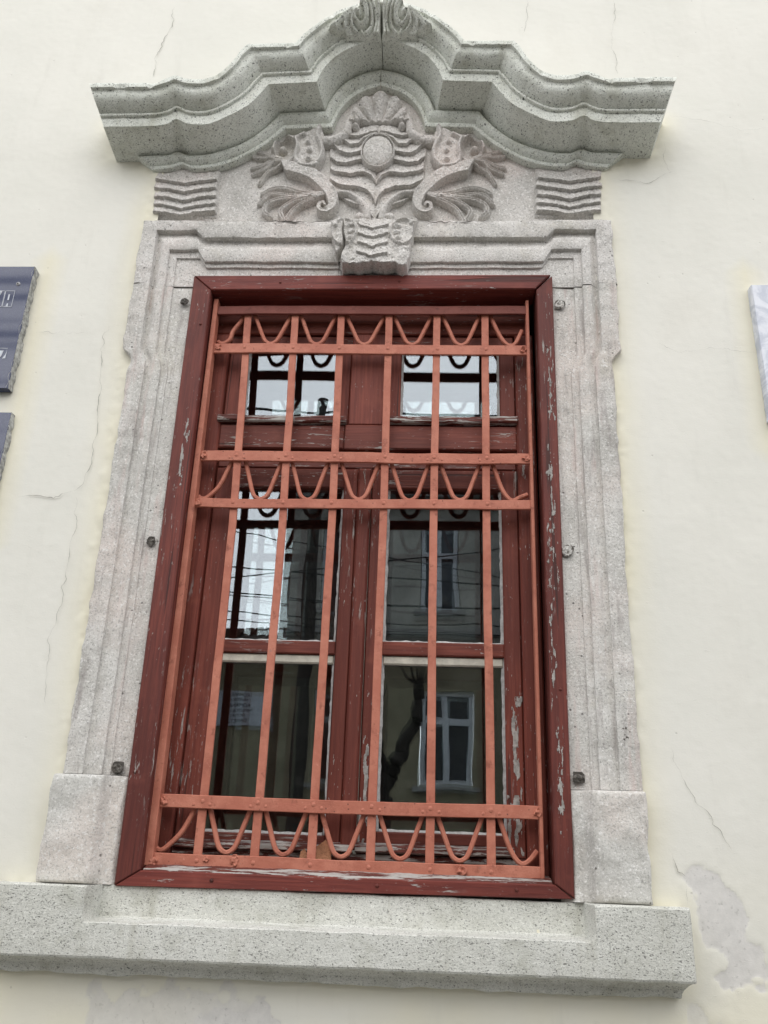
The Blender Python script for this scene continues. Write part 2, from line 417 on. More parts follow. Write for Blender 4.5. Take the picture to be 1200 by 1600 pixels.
HL = [(-0.8395,0.9301),(-0.7774,0.9386),(-0.7383,0.9443),(-0.7004,0.9589),(-0.6608,0.9408),(-0.5915,0.9462),(-0.513,0.9755),(-0.4428,1.0229),(-0.3863,1.074),(-0.341,1.1258),(-0.1695,1.1302),(-0.1539,1.189),(-0.1414,1.2202),(-0.115,1.2609),(-0.0831,1.2924),(-0.0459,1.3143),(0.0,1.335)]
HC = .012                       # the hood sits a little right of the window's centre line

PATCH_R = [(0.8711,-1.3664),(0.8968,-1.3476),(0.9507,-1.3637),(0.9962,-1.3815),(1.0216,-1.4321),(1.0129,-1.5044),(1.039,-1.5176),(1.024,-1.6017),(0.9903,-1.6303),(0.9402,-1.6049),(0.9107,-1.5223),(0.8931,-1.4657),(0.8744,-1.4153)]
PATCH_L = [(-0.5946,-1.6708),(-0.5164,-1.6536),(-0.3704,-1.6621),(-0.2437,-1.6503),(-0.1596,-1.7026),(-0.12,-1.80),(-0.16,-1.95),(-0.5,-1.98),(-0.62,-1.80)]
PATCH_B = [(0.8523,-1.6493),(0.9478,-1.6725),(1.0363,-1.6824),(1.12,-1.75),(1.05,-1.86),(0.88,-1.84),(0.8359,-1.7433)]
hood_out = [(x+HC, z) for x, z in HT]+[(-x+HC, z) for x, z in HT[::-1]]
stone_out = [(-.77, -1.43), (-.80, .18), (-.80, .93), (-.98, 1.0)]+hood_out+[(.98, 1.0), (.80, .93), (.80, .18), (.77, -1.43), (.85, -1.44), (.85, -1.62), (-.86, -1.62), (-.86, -1.44)]
WX0, WX1, WZ0, WZ1 = -1.56, 1.56, -1.92, 2.10
nx, nz = 480, 620
X, Z = np.meshgrid(np.linspace(WX0, WX1, nx), np.linspace(WZ0, WZ1, nz), indexing='ij')
Pn = np.stack([X, Z*0, Z], -1)
ds = -sdf(X, Z, stone_out)
warm = np.clip(1-ds/.10, 0, 1)**1.5*(.72+.3*fbm(Pn, 4, 3))
for px, pz0, pz1, sgn in ((-1.115, -.5, .55, 1), (1.24, -.15, .50, -1)):
    dd = np.abs(X-px)+np.maximum(0, np.maximum(pz0-Z, Z-pz1))
    warm = np.maximum(warm, np.clip(1-dd/.075, 0, 1)*.8)
warm = np.maximum(warm, sstep(-1.25, -1.7, Z)*(.45+.4*fbm(Pn, 4, 8)))
wob = .030*fbm(Pn, 22, 11, 6)
patch = np.zeros_like(X)
for pl, amt in ((PATCH_R, .60), (PATCH_L, .53), (PATCH_B, .5), ([(-0.3313,-1.7231),(-0.2547,-1.6994),(-0.1753,-1.7032),(-0.1373,-1.7829),(-.2,-1.9),(-.36,-1.9)], 1.0)):
    patch = np.maximum(patch, amt*sstep(-.016, .016, sdf(X, Z, pl)+wob))
edge = sstep(.25, .55, patch)
Y = -.0016*fbm(Pn, 3, 1)-.00025*fbm(Pn, 24, 2)+.0016*edge-.00025*noise(Pn, 75, 6)
Y += -.0022*np.clip(1-ds/.03, 0, 1)*(fbm(Pn, 30, 21)+.4)       # plaster lapped unevenly against the stone
hole = inside(X, Z, [(-.745, -1.50), (.745, -1.50), (.755, .55), (.772, .93), (.74, 1.0), (.52, 1.06), (.36, 1.15), (.20, 1.18), (.12, 1.28), (0, 1.36), (-.12, 1.28), (-.20, 1.18), (-.36, 1.15), (-.52, 1.06), (-.74, 1.0), (-.772, .93), (-.755, .55)])
Yb = Y.copy(); Yb[0, :] = Yb[-1, :] = 0; Yb[:, 0] = Yb[:, -1] = 0
mask = ~(hole[:-1, :-1] & hole[1:, 1:])
gridmesh('plaster_face', np.stack([X, Yb, Z], -1), M['plaster'], building, mask=mask, attrs=dict(warm=warm, patch=patch), sharp=180)
# the wall goes on round the part that is in view
for x0, x1, z0, z1 in ((-9, WX0, -3, 6.5), (WX1, 9, -3, 6.5), (WX0, WX1, WZ1, 6.5), (WX0, WX1, -3, WZ0)):
    pydata('plaster_face', [(x0, 0, z0), (x1, 0, z0), (x1, 0, z1), (x0, 0, z1)], [(0, 1, 2, 3)], M['plaster'], building, sharp=None)
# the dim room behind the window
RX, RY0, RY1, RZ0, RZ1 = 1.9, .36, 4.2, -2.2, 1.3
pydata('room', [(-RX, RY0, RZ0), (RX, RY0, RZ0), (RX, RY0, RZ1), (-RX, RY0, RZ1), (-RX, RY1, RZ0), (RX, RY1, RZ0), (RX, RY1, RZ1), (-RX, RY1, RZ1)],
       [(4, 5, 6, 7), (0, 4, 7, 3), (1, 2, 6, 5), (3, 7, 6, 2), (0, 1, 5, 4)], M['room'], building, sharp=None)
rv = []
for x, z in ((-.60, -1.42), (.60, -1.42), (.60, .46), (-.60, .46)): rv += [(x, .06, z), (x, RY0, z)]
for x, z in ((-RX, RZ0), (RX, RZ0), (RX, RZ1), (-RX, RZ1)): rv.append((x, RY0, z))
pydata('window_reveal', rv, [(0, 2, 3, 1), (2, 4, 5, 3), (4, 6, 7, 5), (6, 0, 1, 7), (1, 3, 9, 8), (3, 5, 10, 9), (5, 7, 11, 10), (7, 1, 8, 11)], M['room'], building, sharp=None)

CR = [[(-0.8702,0.2835),(-0.8702,0.2281),(-0.8714,0.1538),(-0.8539,0.0571),(-0.8436,-0.0604),(-0.8397,-0.1744),(-0.8434,-0.2521),(-0.8523,-0.296),(-0.876,-0.3223)],
 [(-0.876,-0.3223),(-0.9103,-0.3336),(-0.9376,-0.349),(-0.9893,-0.3412),(-1.0487,-0.3464)],
 [(-0.876,-0.3223),(-0.8621,-0.3925),(-0.8512,-0.4448),(-0.862,-0.4966),(-0.8537,-0.5676),(-0.8587,-0.6275),(-0.8585,-0.7152),(-0.8768,-0.7918),(-0.849,-0.9742)],
 [(-0.8322,1.78),(-0.8298,1.6661),(-0.8485,1.614),(-0.8652,1.5111),(-0.8644,1.3936)], [(0.5569,1.7967),(0.5595,1.7086),(0.5345,1.5886)],
 [(0.892,1.7893),(0.8978,1.726),(0.8673,1.5489),(0.8834,1.4657),(0.8762,1.3908)], [(1.0301,1.0571),(1.0149,0.9834),(1.0321,0.9252),(0.9486,0.8741),(0.8509,0.8947)],
 [(0.8609,-1.0447),(0.8796,-1.097),(0.9134,-1.1767),(0.9528,-1.2229),(0.9746,-1.2611),(0.9896,-1.299)], [(0.8409,-1.3115),(0.8565,-1.3519),(0.8793,-1.3632)],
 [(0.8763,-1.3782),(0.8719,-1.408),(0.8746,-1.43)], [(0.9384,0.2187),(0.9959,0.1855),(1.0978,0.2029),(1.2456,0.1871)], [(-1.1111,0.2519),(-1.0126,0.2499),(-0.9045,0.253)],
 [(1.0548,1.1869),(1.1749,1.1611),(1.3046,1.1143),(1.3958,1.1284)]]
CW = [.0022, .0024, .0012, .0022, .0012, .0014, .0016, .0014, .0024, .002, .0009, .0009, .001]
def crack(pts, wmax, ypl, parent, seed, m='crack'):
    p = resample(pts, .006); n = len(p); q = np.stack([p[:, 0], p[:, 0]*0+seed, p[:, 1]], 1)
    p = p+np.stack([.006*fbm(q, 38, seed, 4), .004*fbm(q, 60, seed+5, 3)], 1)
    t = np.gradient(p, axis=0); t /= np.linalg.norm(t, axis=1)[:, None]+1e-9; nn = np.stack([-t[:, 1], t[:, 0]], 1)
    wv = wmax*(.25+.75*np.clip(.5+fbm(q, 28, seed+2, 2)*1.3, 0, 1))*np.clip(np.minimum(np.arange(n), np.arange(n)[::-1])/6, .15, 1)
    a = p+nn*wv[:, None]; b = p-nn*wv[:, None]
    V = [(x, ypl, z) for x, z in a]+[(x, ypl, z) for x, z in b]
    pydata('crack', V, [(i, i+1, n+i+1, n+i) for i in range(n-1)], M[m], parent, sharp=None)
for i, (c, wd) in enumerate(zip(CR, CW)): crack(c, wd*.5, -.0042, building, i+1)

# ================================================================== THE STONE WINDOW SURROUND
stone = empty('stone_window_surround', (0, 0, -1.64), 'carved grey stone window surround with curved hood, ears and sill', 'window surround')

def hood_half(sg):
    sm = {1, 2, 3, 4, 5, 6, 7, 8, 11, 12, 13, 14, 15}
    K = np.concatenate([np.array(a) for a in (HT, HR, HS, HL)], 1)           # 16 keys x 8
    K = resample(K, .012, sm)
    T, Rr, S, L = K[:, 0:2], K[:, 2:4], K[:, 4:6], K[:, 6:8]
    rows = []
    def row(a, b, f, y): c = a+(b-a)*f; rows.append(np.stack([c[:, 0], np.full(len(c), y), c[:, 1]], 1))
    up = T+np.array([0, .004])
    row(up, up, 0, .02); row(up, up, 0, -.10); row(up, up, 0, -.2045); row(T, T, 0, -.2085)
    row(T, Rr, .04, -.21); row(T, Rr, .15, -.2095); row(T, Rr, .165, -.206); row(T, Rr, .175, -.199)
    for f, y in ((.22, -.1965), (.28, -.196), (.34, -.1945), (.40, -.190), (.46, -.183), (.51, -.174), (.555, -.165), (.59, -.1565), (.615, -.1500)): row(T, Rr, f, y)
    for f, y in ((.622, -.1515), (.63, -.1530), (.68, -.1530), (.695, -.1515), (.703, -.1465), (.710, -.1430)): row(T, Rr, f, y)
    for f, y in ((.80, -.142), (.90, -.141), (.985, -.1405)): row(T, Rr, f, y)
    row(Rr, Rr, 0, -.136)
    for k in (.12, .3, .5, .7, .9, 1.0): row(Rr, S, k, -.136+(.136+.004)*k)
    P = np.array(rows)
    P[..., 0] = np.minimum(P[..., 0], -.0012)
    d = .0022*fbm(P, 14, 5, 3)+.0011*noise(P, 70, 9)
    P[..., 1] += d; P[..., 2] += d*.6
    chipn = noise(P, 34, 31); P[2:7, :, 1] += np.maximum(chipn[2:7]-.55, 0)*.02
    P[..., 0] = np.minimum(P[..., 0], -.0012)
    P[..., 0] = P[..., 0] if sg < 0 else -P[..., 0]
    P[..., 0] += HC
    side = 'left' if sg < 0 else 'right'
    o = gridmesh('hood_block', P, M['hood'], stone, sharp=26, label=f'{side} half of the projecting curved stone hood')
    for j in (0, P.shape[1]-1):                                                # end faces
        V = list(P[:, j]); pydata('hood_end', V+[(V[-1][0], .02, V[-1][2])], [tuple(range(len(V)+1))], M['hood'], o, sharp=None)
    # bed moulding under the soffit
    S2 = S.copy(); S2[:, 0] = np.where(S[:, 0] < -.868, -.868, S[:, 0])
    rows.clear()
    row(S2, L, -.12, -.006); row(S2, L, .0, -.024); row(S2, L, .08, -.031); row(S2, L, .2, -.034)
    for f, y in ((.32, -.0335), (.44, -.030), (.56, -.0235), (.66, -.0155), (.70, -.0125)): row(S2, L, f, y)
    for f, y in ((.715, -.016), (.74, -.018), (.9, -.018), (.97, -.016), (1.0, -.011), (1.02, .004), (1.02, .02)): row(S2, L, f, y)
    B = np.array(rows); B[..., 1] += .0016*fbm(B, 20, 14, 3)+.0008*noise(B, 80, 3)
    keep = S[:, 0] >= -.875; B = B[:, keep]
    B[..., 0] = np.minimum(B[..., 0], -.001)
    B[..., 0] = B[..., 0] if sg < 0 else -B[..., 0]
    B[..., 0] += HC*.5
    b = gridmesh('bed_moulding', B, M['hood'], stone, sharp=30)
    V = list(B[:, 0]); pydata('moulding_end', V, [tuple(range(len(V)))], M['hood'], b, sharp=None)
    return o
hood_l = hood_half(-1); hood_r = hood_half(1)

# acanthus ornament on the crown of the hood, one half on each block
TOPL = [(-.180,1.398),(-.150,1.404),(-.121,1.413),(-.113,1.406),(-.09,1.410),(-.07,1.412),(-.05,1.411),(-.028,1.414),(-.013,1.420),(.011,1.416),
        (.011,1.533),(-.008,1.525),(-.018,1.531),(-.032,1.529),(-.042,1.518),(-.054,1.519),(-.066,1.509),(-.076,1.494),(-.10,1.478),(-.125,1.455),(-.150,1.428)]
_sq = lambda P: [(x, 1.418+(z-1.38)*.80) for x, z in P]
TR = [_sq([(-.0784,1.4986),(-.0551,1.4926),(-.0406,1.4653),(-.0428,1.4278),(-.0628,1.4069),(-.0826,1.4233),(-.0818,1.4446),(-.0664,1.4474)]),
 _sq([(-.0673,1.5065),(-.036,1.4922),(-.0219,1.4542),(-.025,1.4115),(-.0427,1.3801)]), _sq([(-.0448,1.5196),(-.0153,1.481),(-.0058,1.4324),(-.0185,1.3691)]),
 _sq([(-.0024,1.5187),(.0031,1.4483),(-.0028,1.3684)]), _sq([(-.0877,1.4502),(-.1095,1.4292),(-.1193,1.3894)]), _sq([(-.0905,1.4288),(-.093,1.4022),(-.0693,1.3752)]),
 [(-.09,1.482),(-.115,1.458),(-.142,1.425),(-.178,1.400)], [(-.095,1.462),(-.125,1.438),(-.150,1.407)], [(-.06,1.425),(-.052,1.413)]]
def crown(cx, sg):
    def fn(X, Z):
        Xl = np.where(sg < 0, X, 2*cx-X)
        d = sdf(Xl, Z, TOPL)
        xl = np.minimum(Xl-cx, 0); Tz = np.interp(xl, [p[0] for p in HT], [p[1] for p in HT]); Rz = np.interp(xl, [p[0] for p in HR], [p[1] for p in HR])
        ys = np.interp((Tz-Z)/(Tz-Rz), [-.2, 0, .15, .34, .46, .59, .7, 1], [.215, .212, .208, .196, .185, .172, .158, .142])
        h = ys-.138+.018
        det = np.zeros_like(X)-.004
        for k, (wd, hh) in enumerate(((.0095, .019), (.007, .014), (.007, .014), (.007, .015), (.006, .012), (.006, .012), (.007, .013), (.006, .012), (.005, .010))):
            det = np.maximum(det, ridge(Xl, Z, TR[k], wd, wd*.75, hh, .6, -.004))
        det = np.maximum(det, ball(Xl, Z, (-.0695, 1.4665), .0105, .022))
        return np.where(d > 0, (h+det)*sstep(0, .004, d), -.004)
    xa, xb = (cx-.20, cx-.0012) if sg < 0 else (cx+.0012, cx+.20)
    relief('acanthus_scroll', xa, xb, 1.355, 1.60, .0016, fn, -.138, M['hood'], hood_l if sg < 0 else hood_r, .0012, 4)
crown(HC, -1); crown(HC, 1)

# ---- frieze between hood and lintel
frieze = pydata('frieze_panel', [(-.80, .012, .685), (.80, .012, .685), (.80, .012, .98), (.47, .012, 1.03), (.2, .012, 1.22), (0, .012, 1.37), (-.2, .012, 1.22), (-.47, .012, 1.03), (-.80, .012, .98),
      (-.80, .05, .685), (.80, .05, .685)], [(0, 1, 2, 3, 4, 5, 6, 7, 8), (0, 9, 10, 1)], M['carved'], stone, sharp=None)
def ff(X, Z): return .002+.0025*fbm(np.stack([X, Z*0, Z], -1), 12, 40, 3)
relief('panel_field', -.60, .60, .694, 1.36, .004, lambda X, Z: np.where(Z < 1.02+(1-np.clip(np.abs(X)/.56, 0, 1))*.33, ff(X, Z), -.004), .012, M['carved'], frieze)

BLK = [(-0.800,0.972),(-0.5613,0.962),(-0.5511,0.733),(-0.7820,0.733)]
BW = [[(-0.81,0.897),(-0.781,0.893),(-0.7412,0.8859),(-0.6778,0.8747),(-0.6249,0.8852),(-0.5676,0.8917),(-.54,.893)],
 [(-0.81,.856),(-0.7758,0.8538),(-0.7365,0.8488),(-0.677,0.8359),(-0.6207,0.8482),(-0.564,0.8576),(-.54,.859)], [(-0.81,.817),(-0.7707,0.8151),(-0.7398,0.8149),(-0.6759,0.7955),(-0.6239,0.8096),(-0.5598,0.8189),(-.54,.82)],
 [(-0.81,.784),(-0.77,0.7815),(-0.7348,0.7766),(-0.6753,0.7592),(-0.6273,0.7733),(-0.5559,0.7825),(-.54,.784)], [(-0.81,.75),(-0.7655,0.7482),(-0.7308,0.7452),(-0.6754,0.729),(-0.6314,0.743),(-0.56,0.7503),(-.54,.752)]]
def wave_block(sg, cx):
    def fn(X, Z):
        Xl = X-cx if sg < 0 else -(X-cx)
        Pn = np.stack([X, Z*0, Z], -1)
        d = sdf(Xl+.004*noise(Pn, 30, 5), Z+.003*noise(Pn, 40, 6), BLK)
        h = np.full(X.shape, .006)
        for c in BW[::-1]:
            c = np.array(c); zk = np.interp(Xl, c[:, 0], c[:, 1])+.0015*noise(Pn, 55, 3)
            up = Z-zk
            h = np.where(up > 0, .007+.021*np.exp(-np.maximum(up, 0)/.026)*sstep(0, .003, up), h)
        return np.where(d > 0, h*sstep(0, .008, d), -.004)
    relief('wave_block', cx-.82 if sg < 0 else cx+.53, cx-.53 if sg < 0 else cx+.82, .715, .975, .0019, fn, .010, M['carved'], frieze, .0016, 3)
wave_block(-1, 0); wave_block(1, .005)

def both(name, x0, x1, z0, z1, res, fn, base=.012, cx=.006, rough=.0012, dz=0.0, m='carved'):
    """carve a motif on the left and its mirror image on the right of the frieze's axis"""
    relief(name, x0, x1, z0, z1, res, fn, base, M[m], frieze, rough, 2)
    relief(name, 2*cx-x1, 2*cx-x0, z0+dz, z1+dz, res, lambda X, Z: fn(2*cx-X, Z-dz), base, M[m], frieze, rough, 5)

RP = [[(-0.125,1.099),(-0.0907,1.0947),(-0.0789,1.092),(-0.052,1.0994),(-0.0214,1.1134),(0.006,1.1166)], [(-0.125,1.08),(-0.1089,1.0674),(-0.0965,1.0532),(-0.0657,1.0569),(-0.0474,1.0821),(-0.021,1.0996),(0.006,1.1044)],
 [(-.17,1.062),(-0.1505,1.0476),(-0.1338,1.0248),(-0.1099,1.0121),(-0.0868,1.0129),(-0.0564,1.0217),(0.006,1.0311)], [(-.19,1.03),(-0.1671,0.9976),(-0.1385,0.97),(-0.1038,0.9673),(-0.0584,0.9808),(0.006,0.9912)],
 [(-.2,.975),(-0.1679,0.9456),(-0.1438,0.9272),(-0.0899,0.9181),(-0.0407,0.9265),(-0.0134,0.9117),(0.006,0.8786)], [(-.2,.93),(-0.153,0.8868),(-0.1176,0.8648),(-0.0605,0.8587),(-0.0259,0.8451),(-0.0079,0.8211),(0.006,0.7902)],
 [(-.2,.87),(-0.1307,0.8065),(-0.0955,0.7925),(-0.0535,0.7781),(-0.019,0.7591),(0.006,0.7122)]]
RFIELD = [(-.175, 1.07), (-.165, .96), (-.165, .90), (-.13, .835), (-.10, .80), (-.03, .73), (.0061, .70), (.0061, 1.165), (-.05, 1.16), (-.10, 1.12), (-.15, 1.085)]
def ripple(X, Z):
    Xl = np.where(X > .006, .012-X, X); Pn = np.stack([X, Z*0, Z], -1)
    d = sdf(Xl, Z, RFIELD); h = np.full(X.shape, .004)
    for c in RP[::-1]:
        c = np.array(c); zk = np.interp(Xl, c[:, 0], c[:, 1])+.0015*noise(Pn, 60, 4); up = Z-zk
        h = np.where(up > 0, .006+.022*np.exp(-np.maximum(up, 0)/.024)*sstep(0, .0028, up), h)
    return np.where((d > 0) | (np.abs(X-.006) < .002), h*sstep(0, .006, np.maximum(d, .003*(np.abs(X-.006) < .002))), -.004)
relief('ripple_field', -.19, .20, .70, 1.17, .0016, ripple, .012, M['carved'], frieze, .0014, 7)
def medallion(X, Z):
    r = np.hypot((X-.0066)/.064, (Z-1.018)/.0825)
    dome = .024+.018*np.sqrt(np.clip(1-(r/.84)**2, 0, 1))
    rim = .033*sstep(1.0, .93, r)
    h = np.where(r < .845, dome, np.where(r < .885, .018, rim)); return np.where(r < 1.0, h, -.004)
relief('medallion', -.066, .079, .93, 1.105, .0012, medallion, .010, M['carved'], frieze, .0008, 8)
def shell(X, Z):
    c = (.0066, 1.118); dx, dz = X-c[0], Z-c[1]; a = np.arctan2(dx, dz); r = np.hypot(dx*1.25, dz*.80)
    lobe = np.abs(np.cos(a*7.5)); R1 = .143+.009*lobe
    h = .012+.020*np.clip(r/.14, 0, 1)+.019*(lobe**.7-.35)*np.clip((r-.03)/.05, 0, 1)
    h = h*sstep(R1, R1-.014, r)
    return np.where((r < R1) & (dz > .045-.10*np.abs(dx)), np.maximum(h, .003)*sstep(.040, .052, dz+.10*np.abs(dx)), -.004)
relief('shell', -.125, .138, 1.14, 1.32, .0015, shell, .012, M['carved'], frieze, .0016, 9)
SHR = [(-0.0727,1.1675),(-0.0876,1.1879),(-0.1043,1.1589),(-0.1131,1.1124),(-0.1454,1.0798),(-0.184,1.072)]
both('shoulder_band', -.22, -.05, 1.035, 1.215, .0015, lambda X, Z: ridge(X, Z, SHR, .013, .024, .036, .35))
both('volute_bead', -.115, -.05, 1.11, 1.19, .0012, lambda X, Z: np.maximum(ball(X, Z, (-.0785, 1.139), .015, .040), ball(X, Z, (-.079, 1.165), .014, .040)))

CART = [(-0.2105,1.1374),(-0.1892,1.1089),(-0.1852,1.0428),(-0.1861,0.9927),(-0.1991,0.9532),(-0.2209,0.9336),(-0.2757,0.9388),(-0.3147,0.944),(-0.362,1.0041),(-0.3871,1.0345),(-0.3736,1.0597),(-0.3289,1.0898),(-0.2669,1.1094),(-0.2334,1.1333)]
RIM = [(-0.21,1.1297),(-0.2151,1.0836),(-0.1989,1.0429),(-0.1935,1.0027),(-0.2055,0.9631),(-0.2252,0.943),(-0.2682,0.9512),(-0.2856,0.9786),(-0.2818,1.0336),(-0.2921,1.0691),(-.262,1.092)]
def cart(X, Z):
    d = sdf(X, Z, CART)
    h = .031*sstep(0, .008, d)
    h = np.maximum(h, ridge(X, Z, RIM, .011, .012, .046, .4))
    e = np.hypot((X+.3275)/.040, (Z-1.024)/.058)
    h = np.where(d > 0, h+.010*np.exp(-((e-1.08)/.12)**2), h)
    h = np.where(e < 1, np.minimum(h, .001+.028*np.clip(e, 0, 1)**8), h)
    return np.where((d > 0) | (h > 0), h, -.004)
both('cartouche', -.41, -.175, .915, 1.15, .0014, cart, .012, .007, dz=-.004)
both('eye_boss', -.37, -.31, 1.0, 1.07, .0012, lambda X, Z: ball(X, Z, (-.339, 1.036), .0155, .030), .012, .007, dz=-.004)
for bx_, bz_ in ((-0.2465,1.056),(-0.2387,1.0171),(-0.24,0.9782)):
    both('bead', bx_-.02, bx_+.02, bz_-.024, bz_+.024, .0011, lambda X, Z: ball(X, (Z-bz_)*.86+bz_, (bx_, bz_), .0148, .044), .010, .007, dz=-.004)
SCR = [(-0.330,0.9465),(-0.2666,0.929),(-0.217,0.9042),(-0.1784,0.8652),(-0.1504,0.8218),(-0.143,0.7884),(-0.1505,0.7554),(-0.1702,0.7424),(-0.1875,0.7519),(-0.1876,0.7707),(-0.1749,0.7777),(-0.1677,0.7679)]
def scroll(X, Z):
    c = curve(SCR, 70); d, t = pdist(X, Z, c)
    wv = np.interp(t, [0, .12, .5, .68, .82, 1], [.026, .026, .025, .022, .012, .008])
    hh = np.interp(t, [0, .5, 1], [.042, .038, .040])
    h = hh*sstep(wv, wv-.0045, d)+.004*np.exp(-((d-wv*.75)/.004)**2)*(t > .5)
    h = np.where(X < -.330-.45*(Z-.947), -.004, h)
    return np.where(d < wv, h, -.004)
both('scroll', -.37, -.115, .715, .985, .0014, scroll, .012, .006, dz=-.003)
UP = [[(-0.3352,0.984),(-0.3764,0.9992),(-0.4114,0.9995),(-0.4433,1.0073)], [(-0.3352,0.984),(-0.3786,0.9793),(-0.4118,0.9596),(-0.446,0.9524)], [(-0.3348,0.979),(-0.3739,0.9693),(-0.3989,0.9447),(-0.4397,0.9252)],
 [(-0.3303,0.9715),(-0.3529,0.9493),(-0.386,0.9298),(-0.4126,0.881)], [(-0.3356,0.9889),(-0.3721,1.0042),(-0.4045,1.0195),(-0.4364,1.0303)]]
LO = [[(-0.160,0.8266),(-0.2215,0.8289),(-0.2675,0.8363),(-0.3069,0.8534),(-0.3565,0.8556),(-0.3964,0.8348)], [(-0.160,0.8266),(-0.2286,0.8198),(-0.2853,0.8196),(-0.3431,0.8295),(-0.3769,0.8229),(-0.4044,0.7895)],
 [(-0.160,0.8243),(-0.236,0.8174),(-0.2925,0.8109),(-0.3487,0.8016),(-0.379,0.7799),(-0.3822,0.7516),(-0.3619,0.735)], [(-0.160,0.8219),(-0.2281,0.8106),(-0.2767,0.7983),(-0.3127,0.7747),(-0.3256,0.7514),(-0.3117,0.7185)],
 [(-0.160,0.8195),(-0.2127,0.8038),(-0.2483,0.7867),(-0.2802,0.7604),(-0.2981,0.7278),(-0.3035,0.7138)]]
def spray(lines, w0, w1, h0):
    def fn(X, Z):
        h = np.full(X.shape, -.004)
        for k, l in enumerate(lines):
            c = curve(l, 26); d, t = pdist(X, Z, c); wv = w0+(w1-w0)*np.sin(np.clip(t, 0, 1)*2.5)
            q = 1-(d/wv)**2
            h = np.maximum(h, np.where(q > 0, h0*(1.1-.35*t)*np.maximum(q, 0)**.55-.010*np.exp(-(d/.0022)**2)*(t > .25), -.004))
        return h
    return fn
both('leaf_spray', -.46, -.32, .865, 1.045, .0014, spray(UP, .005, .0088, .030), .012, .007, dz=-.004)
both('leaf_spray', -.42, -.155, .70, .875, .0015, spray(LO, .006, .0122, .034), .012, .006, dz=-.004)
CURL = [(-0.1259,0.832),(-0.0896,0.828),(-0.0541,0.8023),(-0.0334,0.7738),(-0.0224,0.7503),(-0.0202,0.7215)]
both('curled_leaf', -.15, 0, .70, .86, .0015, lambda X, Z: np.maximum(ridge(X, Z, CURL, .013, .017, .034, .5), ball(X, Z, (-.046, .729), .021, .032)))

# ---- lintel and jambs: matching outlines at four steps of the moulding (right half; mirrored for the left)
PATHS = [
 [(.770,-1.160),(.777,.145),(.788,.165),(.806,.185),(.8075,.438),(.808,.703),(.62,.703),(.585,.701),(0,.699)],
 [(.716,-1.160),(.722,.13),(.730,.155),(.746,.185),(.750,.438),(.753,.660),(.615,.660),(.585,.628),(0,.628)],
 [(.664,-1.160),(.671,.11),(.680,.145),(.695,.175),(.699,.438),(.702,.582),(.602,.582),(.574,.533),(0,.530)],
 [(.56,-1.160),(.56,.10),(.565,.14),(.57,.17),(.572,.438),(.574,.448),(.56,.448),(.54,.446),(0,.446)]]
PROF = [(0, 0, .02), (0, .0, -.016), (0, .06, -.0225), (0, .3, -.024), (0, .6, -.0235), (0, .93, -.024), (0, 1.0, -.0225), (1, .015, -.004), (1, .06, -.0015),
        (1, .16, -.0025), (1, .26, -.0055), (1, .36, -.0105), (1, .44, -.0145), (1, .50, -.0165), (1, .74, -.017), (1, .97, -.017), (1, 1.0, -.0155), (2, .012, -.005), (2, .03, -.0045),
        (2, .17, -.005), (2, .20, -.0045), (2, .215, .002), (2, .24, .003), (2, .5, .002), (2, .8, .002), (2, 1.0, .004)]
def moulding(name, i0, i1, sg, worn, label=None, cap=None):
    K = np.concatenate([np.array(p)[i0:i1+1] for p in PATHS], 1)
    K = resample(K, .010)
    rows = []
    for s_, f, y in PROF:
        a, b = K[:, 2*s_:2*s_+2], K[:, 2*s_+2:2*s_+4]
        c = a+(b-a)*f
        below = np.clip((.30-c[:, 1])/.25, 0, 1)*worn
        yy = y*(1-below)+(-.013 if s_ < 2 else (-.006 if f < .3 else -.001))*below if y < .015 else np.full(len(c), y)
        if y < .015 and s_ >= 0:
            keep = .45 if s_ < 2 else .6
            yy = yy*(1-keep*(1-worn*0))+y*keep if worn else np.full(len(c), y)
        rows.append(np.stack([c[:, 0], np.broadcast_to(yy, (len(c),)), c[:, 1]], 1))
    return np.array(rows)
def finish(P, sg, cx, seed):
    P = P.copy(); P[..., 0] = cx+sg*P[..., 0]
    n1 = fbm(P, 17, seed, 4); n2 = noise(P, 75, seed+3)
    P[1:, :, 1] += .0022*n1[1:]+.0011*n2[1:]
    P[1:7, :, 1] += .0022*noise(P, 42, seed+7)[1:7]+.0012*noise(P, 120, seed+8)[1:7]
    P[0:4, :, 0] += .0045*fbm(P, 22, seed+11, 3)[0:4]
    return P
ic = .0105
for sg, sd in ((-1, 50), (1, 60)):
    nm = 'left' if sg < 0 else 'right'
    P = finish(moulding('jamb', 0, 4, sg, 1.0), sg, ic*.6, sd)
    P[..., 2] = np.minimum(P[..., 2], .4368+.003*noise(P*[1, 0, 0], 14, sd))
    gridmesh('jamb_stone', P, M['jamb'], stone, sharp=50, label=f'{nm} eared stone jamb beside the red casing')
A = moulding('lintel', 4, 8, 1, 0)
A[:, 0, 2] += .0008
AL = finish(A, -1, ic*.6, 70); AR = finish(A, 1, ic*.6, 70)
lint = gridmesh('lintel_stone', np.concatenate([AL, AR[:, ::-1][:, 1:]], 1), M['carved'], stone, sharp=50)
for sg in (-1, 1):                                                      # mortar line at the joints
    box('mortar_joint', ic*.6+sg*.69-.118, ic*.6+sg*.69+.118, .0, .02, .435, .4405, M['dark'], lint, .001)
